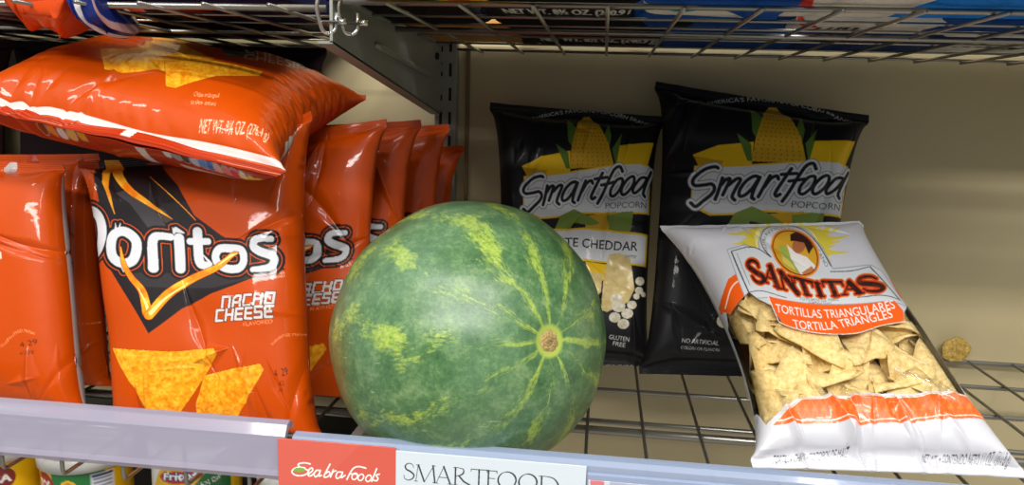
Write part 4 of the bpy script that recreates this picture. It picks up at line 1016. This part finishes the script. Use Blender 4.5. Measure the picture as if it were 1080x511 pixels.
# stray chip at the back
def stray():
    r = np.random.RandomState(5); c0 = np.array(at(1008, 368.5, 1.036)); k1, k2 = 8, 40
    rad = np.linspace(.0003, .0178, k1)[:, None]; p2 = np.linspace(0, 2 * np.pi, k2, endpoint=False)[None]
    r2 = rad * (1 + .06 * np.sin(2 * p2 + .4) + .05 * np.sin(5 * p2 + 1) + .03 * np.sin(9 * p2))
    X = r2 * np.cos(p2); Z = r2 * np.sin(p2) * .93; Yf = -.003 * np.cos(X * 160) * (1 - (rad / .0178) ** 2) + r.normal(0, .0005, (k1, k2))
    A = np.stack([X, Yf - .0012, Z], -1); B = np.stack([X, Yf + .0012, Z], -1)[::-1]
    o = link('crisp', grid_mesh('crisp', np.concatenate([A, B], 0), wrap=True), M_chip2); o.location = c0; o.rotation_euler = (math.radians(-12), 0, .1)
    tag(o, 'single stray rounded corn crisp at the back of the shelf against the panel', 'crisp')
stray()

# ------------------------------------------------------------------ dip cans below
def can(px, label, paintf, rot=0., yc=.661, ztop=-.0285, h_=0, r=.0405, h=.092):
    x = at(px, 500, yc - .04)[0]
    t = empty('dip_can', (x, yc, ztop - h), label, 'can', 'dip cans on the lower shelf')
    n = 72; ph = np.linspace(0, 2 * np.pi, 240, endpoint=False)[None]; zz = np.linspace(ztop - .012, ztop - h + .004, 60)[:, None]
    cv = Canvas(0, 0, 240, 80, 3, (226, 178, 20)); paintf(cv)
    # unrolled label: 240 across the full turn, 0 = the side facing the aisle
    a = ph + rot; P = np.stack([r * np.sin(ph) + 0 * zz, -r * np.cos(ph) + 0 * zz, zz - (ztop - h) + 0 * ph], -1)
    U = ((ph / (2 * np.pi) * 240 + 120 + rot) % 240) + 0 * zz; Vv = (ztop - .012 - zz) / (h - .016) * 80 + 0 * ph
    col = cv.sample(U, Vv)
    o = link('printed_wall', grid_mesh('printed_wall', P, col, wrap=True), M_can); o.parent = t
    def lathe(prof, nm, m):
        p = np.linspace(0, 2 * np.pi, n, endpoint=False)[None]; pr = np.array(prof); Q = np.stack([pr[:, :1] * np.sin(p), -pr[:, :1] * np.cos(p), pr[:, 1:] + 0 * p], -1)
        o = link(nm, grid_mesh(nm, Q, wrap=True), m); o.parent = t
    H = h
    lathe([(r - .001, H - .014), (r + .0022, H - .0125), (r + .0026, H - .006), (r + .0022, H - .001), (r + .001, H), (r - .001, H), (r - .003, H - .0015), (r - .0045, H - .006), (r * .6, H - .0065), (r * .3, H - .0062), (.0005, H - .0062)], 'lid', M_lid)
    lathe([(r - .001, .006), (r + .001, .004), (r + .001, .001), (r - .001, 0), (r - .004, .003), (.0005, .004)], 'base_rim', M_lid)
def oval_logo(cv, cx, cy, sc_=1., txt='Fritos'):
    cv.paint(cv.ell(cx, cy, 24 * sc_, 8 * sc_, -6), (190, 36, 26)); cv.paint(cv.dil(cv.text(txt, [(cx - 18 * sc_, cy + 5 * sc_), (cx + 18 * sc_, cy + 1 * sc_)], 9 * sc_, shear=.25), 1.6), (30, 40, 110)); cv.paint(cv.text(txt, [(cx - 18 * sc_, cy + 5 * sc_), (cx + 18 * sc_, cy + 1 * sc_)], 9 * sc_, shear=.25, bold=.35), (236, 236, 236))
def p_green(cv):
    cv.paint(cv.poly([(112, 0), (158, 0), (158, 80), (112, 80)]), (20, 112, 50)); cv.paint(cv.poly([(146, 4), (166, 4), (166, 60), (146, 60)]), (206, 210, 220))
    for k in range(9): cv.paint(cv.poly([(148, 9 + 4 * k), (164, 9 + 4 * k), (164, 10.6 + 4 * k), (148, 10.6 + 4 * k)]), (90, 96, 140))
    cv.paint(cv.poly([(147, 5), (165, 5), (165, 7.5), (147, 7.5)]), (40, 50, 110))
    cv.paint(cv.ell(128, 14, 7, 6, 20), (232, 176, 20)); cv.paint(cv.ell(128, 14, 4, 3.4, 20), (180, 120, 14))
    cv.paint(cv.ell(102, 16, 13, 14), (150, 34, 20)); cv.paint(cv.text('TOS', [(94, 20), (110, 20)], 9, bold=.4), (230, 220, 214))
def p_red(cv):
    cv.paint(cv.ell(140, 18, 20, 15), (120, 24, 24)); cv.paint(cv.text('SALSA', [(122, 22), (156, 22)], 8, bold=.5), (220, 214, 210))
def p_fritos(cv):
    cv.paint(cv.poly([(92, 0), (108, 0), (92, 30), (76, 30)]), (220, 220, 216)); cv.paint(cv.poly([(150, 2), (170, 0), (170, 40), (128, 30)]), (14, 96, 44)); oval_logo(cv, 124, 11, .82)
    cv.paint(cv.text('BEAN DIP', [(136, 24), (160, 18)], 5, bold=.2), (230, 230, 220))
can(-36, 'yellow and dark red dip can at the far left under the frosted rail', p_red)
can(62, 'green and yellow dip can with white nutrition panel under the frosted rail', p_green)
can(184, 'yellow dip can with a red oval logo under the frosted rail', p_fritos, ztop=-.012)
can(302, 'pale dip can just left of the red sign under the frosted rail', lambda cv: cv.paint(cv.poly([(0, 0), (240, 0), (240, 80), (0, 80)]), (204, 206, 200)))

# ------------------------------------------------------------------ goods on the overhead shelf, seen from below
SF = lambda: sim('flat', nx=30, ny=36, W=.2, H=.2, thick=.06, seed=5, steps=90)
SF2 = lambda: sim('flat2', nx=30, ny=36, W=.2, H=.2, thick=.055, seed=9, steps=90)
def ow(x, y, z): return np.array((x, y, z))
def lying(px0, px1, y0, y1, label, canv, group, s, m=M_shade, z=ZU + .014, name='snack_bag', ts=1.1, tip=None, back=None, dz=0.):
    y1 = min(y1 * 1.0, 1.0) if y1 < .98 else 1.044; ym = (y0 + y1) / 2
    x0 = atz(px0, 30, ZU)[0] * 1.0; 
    def X(px): # x at the shelf height and mid depth seen near this pixel column
        lo, hi = -2., 2.
        for _ in range(40):
            mid = (lo + hi) / 2
            if proj((mid, ym, ZU))[0] < px: lo = mid
            else: hi = mid
        return lo
    a, b = X(px0), X(px1); g_ = (b - a) * (.16 if y1 > .98 else .07); a -= g_; b += g_; y0 -= .012; y1 = min(y1 + .012, 1.046)  # bags widened, back row most, to close gaps leaking light onto the panel
    P = [[ow(a, y0, z), None, ow(b, y0, z)], [None] * 3, [ow(a, y1, z + dz), None, ow(b, y1, z + dz)]]
    if tip:
        for (i, j), q in tip.items(): P[i][j] = np.array(q)
    P[0][1] = (P[0][0] + P[0][2]) / 2; P[2][1] = (P[2][0] + P[2][2]) / 2
    for i in range(3): P[1][i] = (P[0][i] + P[2][i]) / 2
    return bag(name, label, group, s, P, canv, [(0, 0), (1, 0), (1, 1), (0, 1)], back or canv.bgc, m=m, res=(150, 130), tscale=ts, rest=None if tip else ZU + .003, folds=10, fseed=abs(int(px0)) + 3)
def cu(bg, f=None, S=360):
    cv = Canvas(0, 0, 1, 1, S, bg); cv.bgc = bg
    if f: f(cv)
    return cv
def net(cv): cv.paint(cv.text('NET WT. 8½ OZ. (240.9 g)', [(.22, .50), (.95, .50)], .2, bold=.004), (200, 200, 196))
UG = 'snack bags on the overhead shelf'
UB = (22, 22, 26); BL_ = (24, 78, 160); BB = (20, 120, 214)
lying(505, 668, .625, .75, 'black bag on the overhead shelf with white net weight print, nearer of two', cu(UB, net), UG, SF())
lying(555, 700, .77, .99, 'black bag on the overhead shelf with white net weight print, farther of two', cu(UB, lambda cv: cv.paint(cv.text('NET WT. 8½ OZ. (240.9 g)', [(.2, .62), (.85, .62)], .2, bold=.004), (190, 190, 186))), UG, SF2())
lying(374, 500, .66, .80, 'plain black bag on the overhead shelf beside the bracket', cu(UB), UG, SF2())
lying(362, 505, .52, .632, 'yellow bag at the front of the overhead shelf above the bracket', cu((226, 180, 20), lambda cv: (cv.paint(cv.ell(.5, .8, .12, .1), (80, 140, 90)), cv.paint(cv.ell(.75, .85, .1, .1), (190, 80, 30)))), UG, SF())
lying(508, 720, .49, .60, 'white and yellow bag at the front edge of the overhead shelf', cu((196, 190, 176), lambda cv: cv.paint(cv.poly([(0, 0), (.6, 0), (.45, 1), (0, 1)]), (60, 54, 50))), UG, SF2())
lying(425, 545, .84, 1.02, 'flat tan cardboard tray at the back of the overhead shelf', cu((176, 128, 66)), None, SF(), name='cardboard_tray', ts=.35, z=ZU + .010)
def whitepatch(cv): cv.paint(cv.poly([(.0, .25), (.45, .2), (.7, .6), (.0, .5)]), (206, 204, 196)); cv.paint(cv.ell(.3, .35, .08, .07), (30, 150, 170))
lying(676, 830, .60, .745, 'blue bag with a white patch on the overhead shelf', cu(BL_, whitepatch), UG, SF())
lying(690, 835, .765, .99, 'deep blue bag at the back of the overhead shelf', cu((26, 60, 124), lambda cv: cv.paint(cv.poly([(.1, .3), (.9, .3), (.9, .42), (.1, .42)]), (190, 190, 190))), UG, SF2())
lying(700, 850, .47, .59, 'bright blue bag at the front edge of the overhead shelf', cu((30, 110, 200)), UG, SF2())
def w1(cv): cv.paint(cv.text('1181.7', [(.2, .6), (.6, .6)], .16, bold=.01), (50, 50, 54)); cv.paint(cv.poly([(0, .2), (.12, .2), (.2, .45), (0, .5)]), (200, 60, 50))
lying(832, 965, .56, .70, 'white bag with a red corner on the overhead shelf', cu((204, 202, 196), w1), UG, SF())
lying(838, 985, .715, .80, 'white bag with black numbers behind the front white bag on the overhead shelf', cu((198, 196, 190), w1), UG, SF2())
lying(962, 1300, .54, .70, 'large bright blue bag at the right end of the overhead shelf', cu(BB), UG, SF2())
lying(985, 1300, .78, .99, 'white bag with large black digits at the back right of the overhead shelf', cu((196, 194, 188), lambda cv: cv.paint(cv.text('(141.7 g)', [(.08, .5), (.35, .5)], .2, bold=.008), (44, 44, 48))), UG, SF())  # stretched beyond the right edge of view to block light on the panel
lying(980, 1170, .705, .775, 'dark blue bag behind the bright blue one on the overhead shelf', cu((26, 62, 130)), UG, SF2())
lying(845, 980, .81, .99, 'dark navy bag behind the white bags on the overhead shelf', cu((28, 48, 92)), UG, SF())
# left bay, in shade
lying(-60, 92, .645, .82, 'dark red chip bag on the left overhead shelf', cu((128, 34, 18)), UG, SF(), m=M_film)
lying(60, 128, .62, .75, 'orange bag drooping its corner through the left overhead shelf', cu((214, 72, 16)), UG, SF2(), m=M_film, tip={(2, 2): at(104, 30, .70), (2, 0): at(70, 4, .72)})
lying(112, 140, .61, .70, 'blue bag with white stripe drooping its corner through the left overhead shelf', cu((26, 44, 120), lambda cv: (cv.paint(cv.poly([(.2, 0), (.35, 0), (.5, 1), (.35, 1)]), (210, 200, 200)), cv.paint(cv.poly([(.75, 0), (.85, 0), (.9, 1), (.8, 1)]), (190, 150, 150)))), UG, SF(), m=M_film, tip={(2, 0): at(114, 36, .69), (2, 2): at(140, 14, .72)})
lying(150, 330, .64, .82, 'navy blue bag on the left overhead shelf beside the bracket', cu((24, 26, 66), lambda cv: cv.paint(cv.ell(.35, .5, .12, .1), (150, 40, 24))), UG, SF2())
lying(-80, 120, .84, 1.02, 'black bag at the far left back of the left overhead shelf', cu(UB), UG, SF2())  # this and the next black bag added to block light from above
lying(125, 320, .84, 1.02, 'black bag at the back of the left overhead shelf beside the bracket', cu((18, 18, 20)), UG, SF())
# dark bags standing in shade behind the orange ones
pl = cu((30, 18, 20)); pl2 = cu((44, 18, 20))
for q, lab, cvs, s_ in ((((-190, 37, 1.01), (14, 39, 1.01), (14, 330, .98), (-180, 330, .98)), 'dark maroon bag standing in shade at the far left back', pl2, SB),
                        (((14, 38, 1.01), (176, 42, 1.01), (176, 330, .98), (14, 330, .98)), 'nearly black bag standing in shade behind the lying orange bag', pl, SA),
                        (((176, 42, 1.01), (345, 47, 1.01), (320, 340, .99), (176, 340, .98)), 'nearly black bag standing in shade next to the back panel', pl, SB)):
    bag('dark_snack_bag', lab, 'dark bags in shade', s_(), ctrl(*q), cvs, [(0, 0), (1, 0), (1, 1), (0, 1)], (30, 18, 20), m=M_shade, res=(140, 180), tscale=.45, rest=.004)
for k in list(bpy.data.objects):
    if k.get('group', 'x') is None: del k['group']
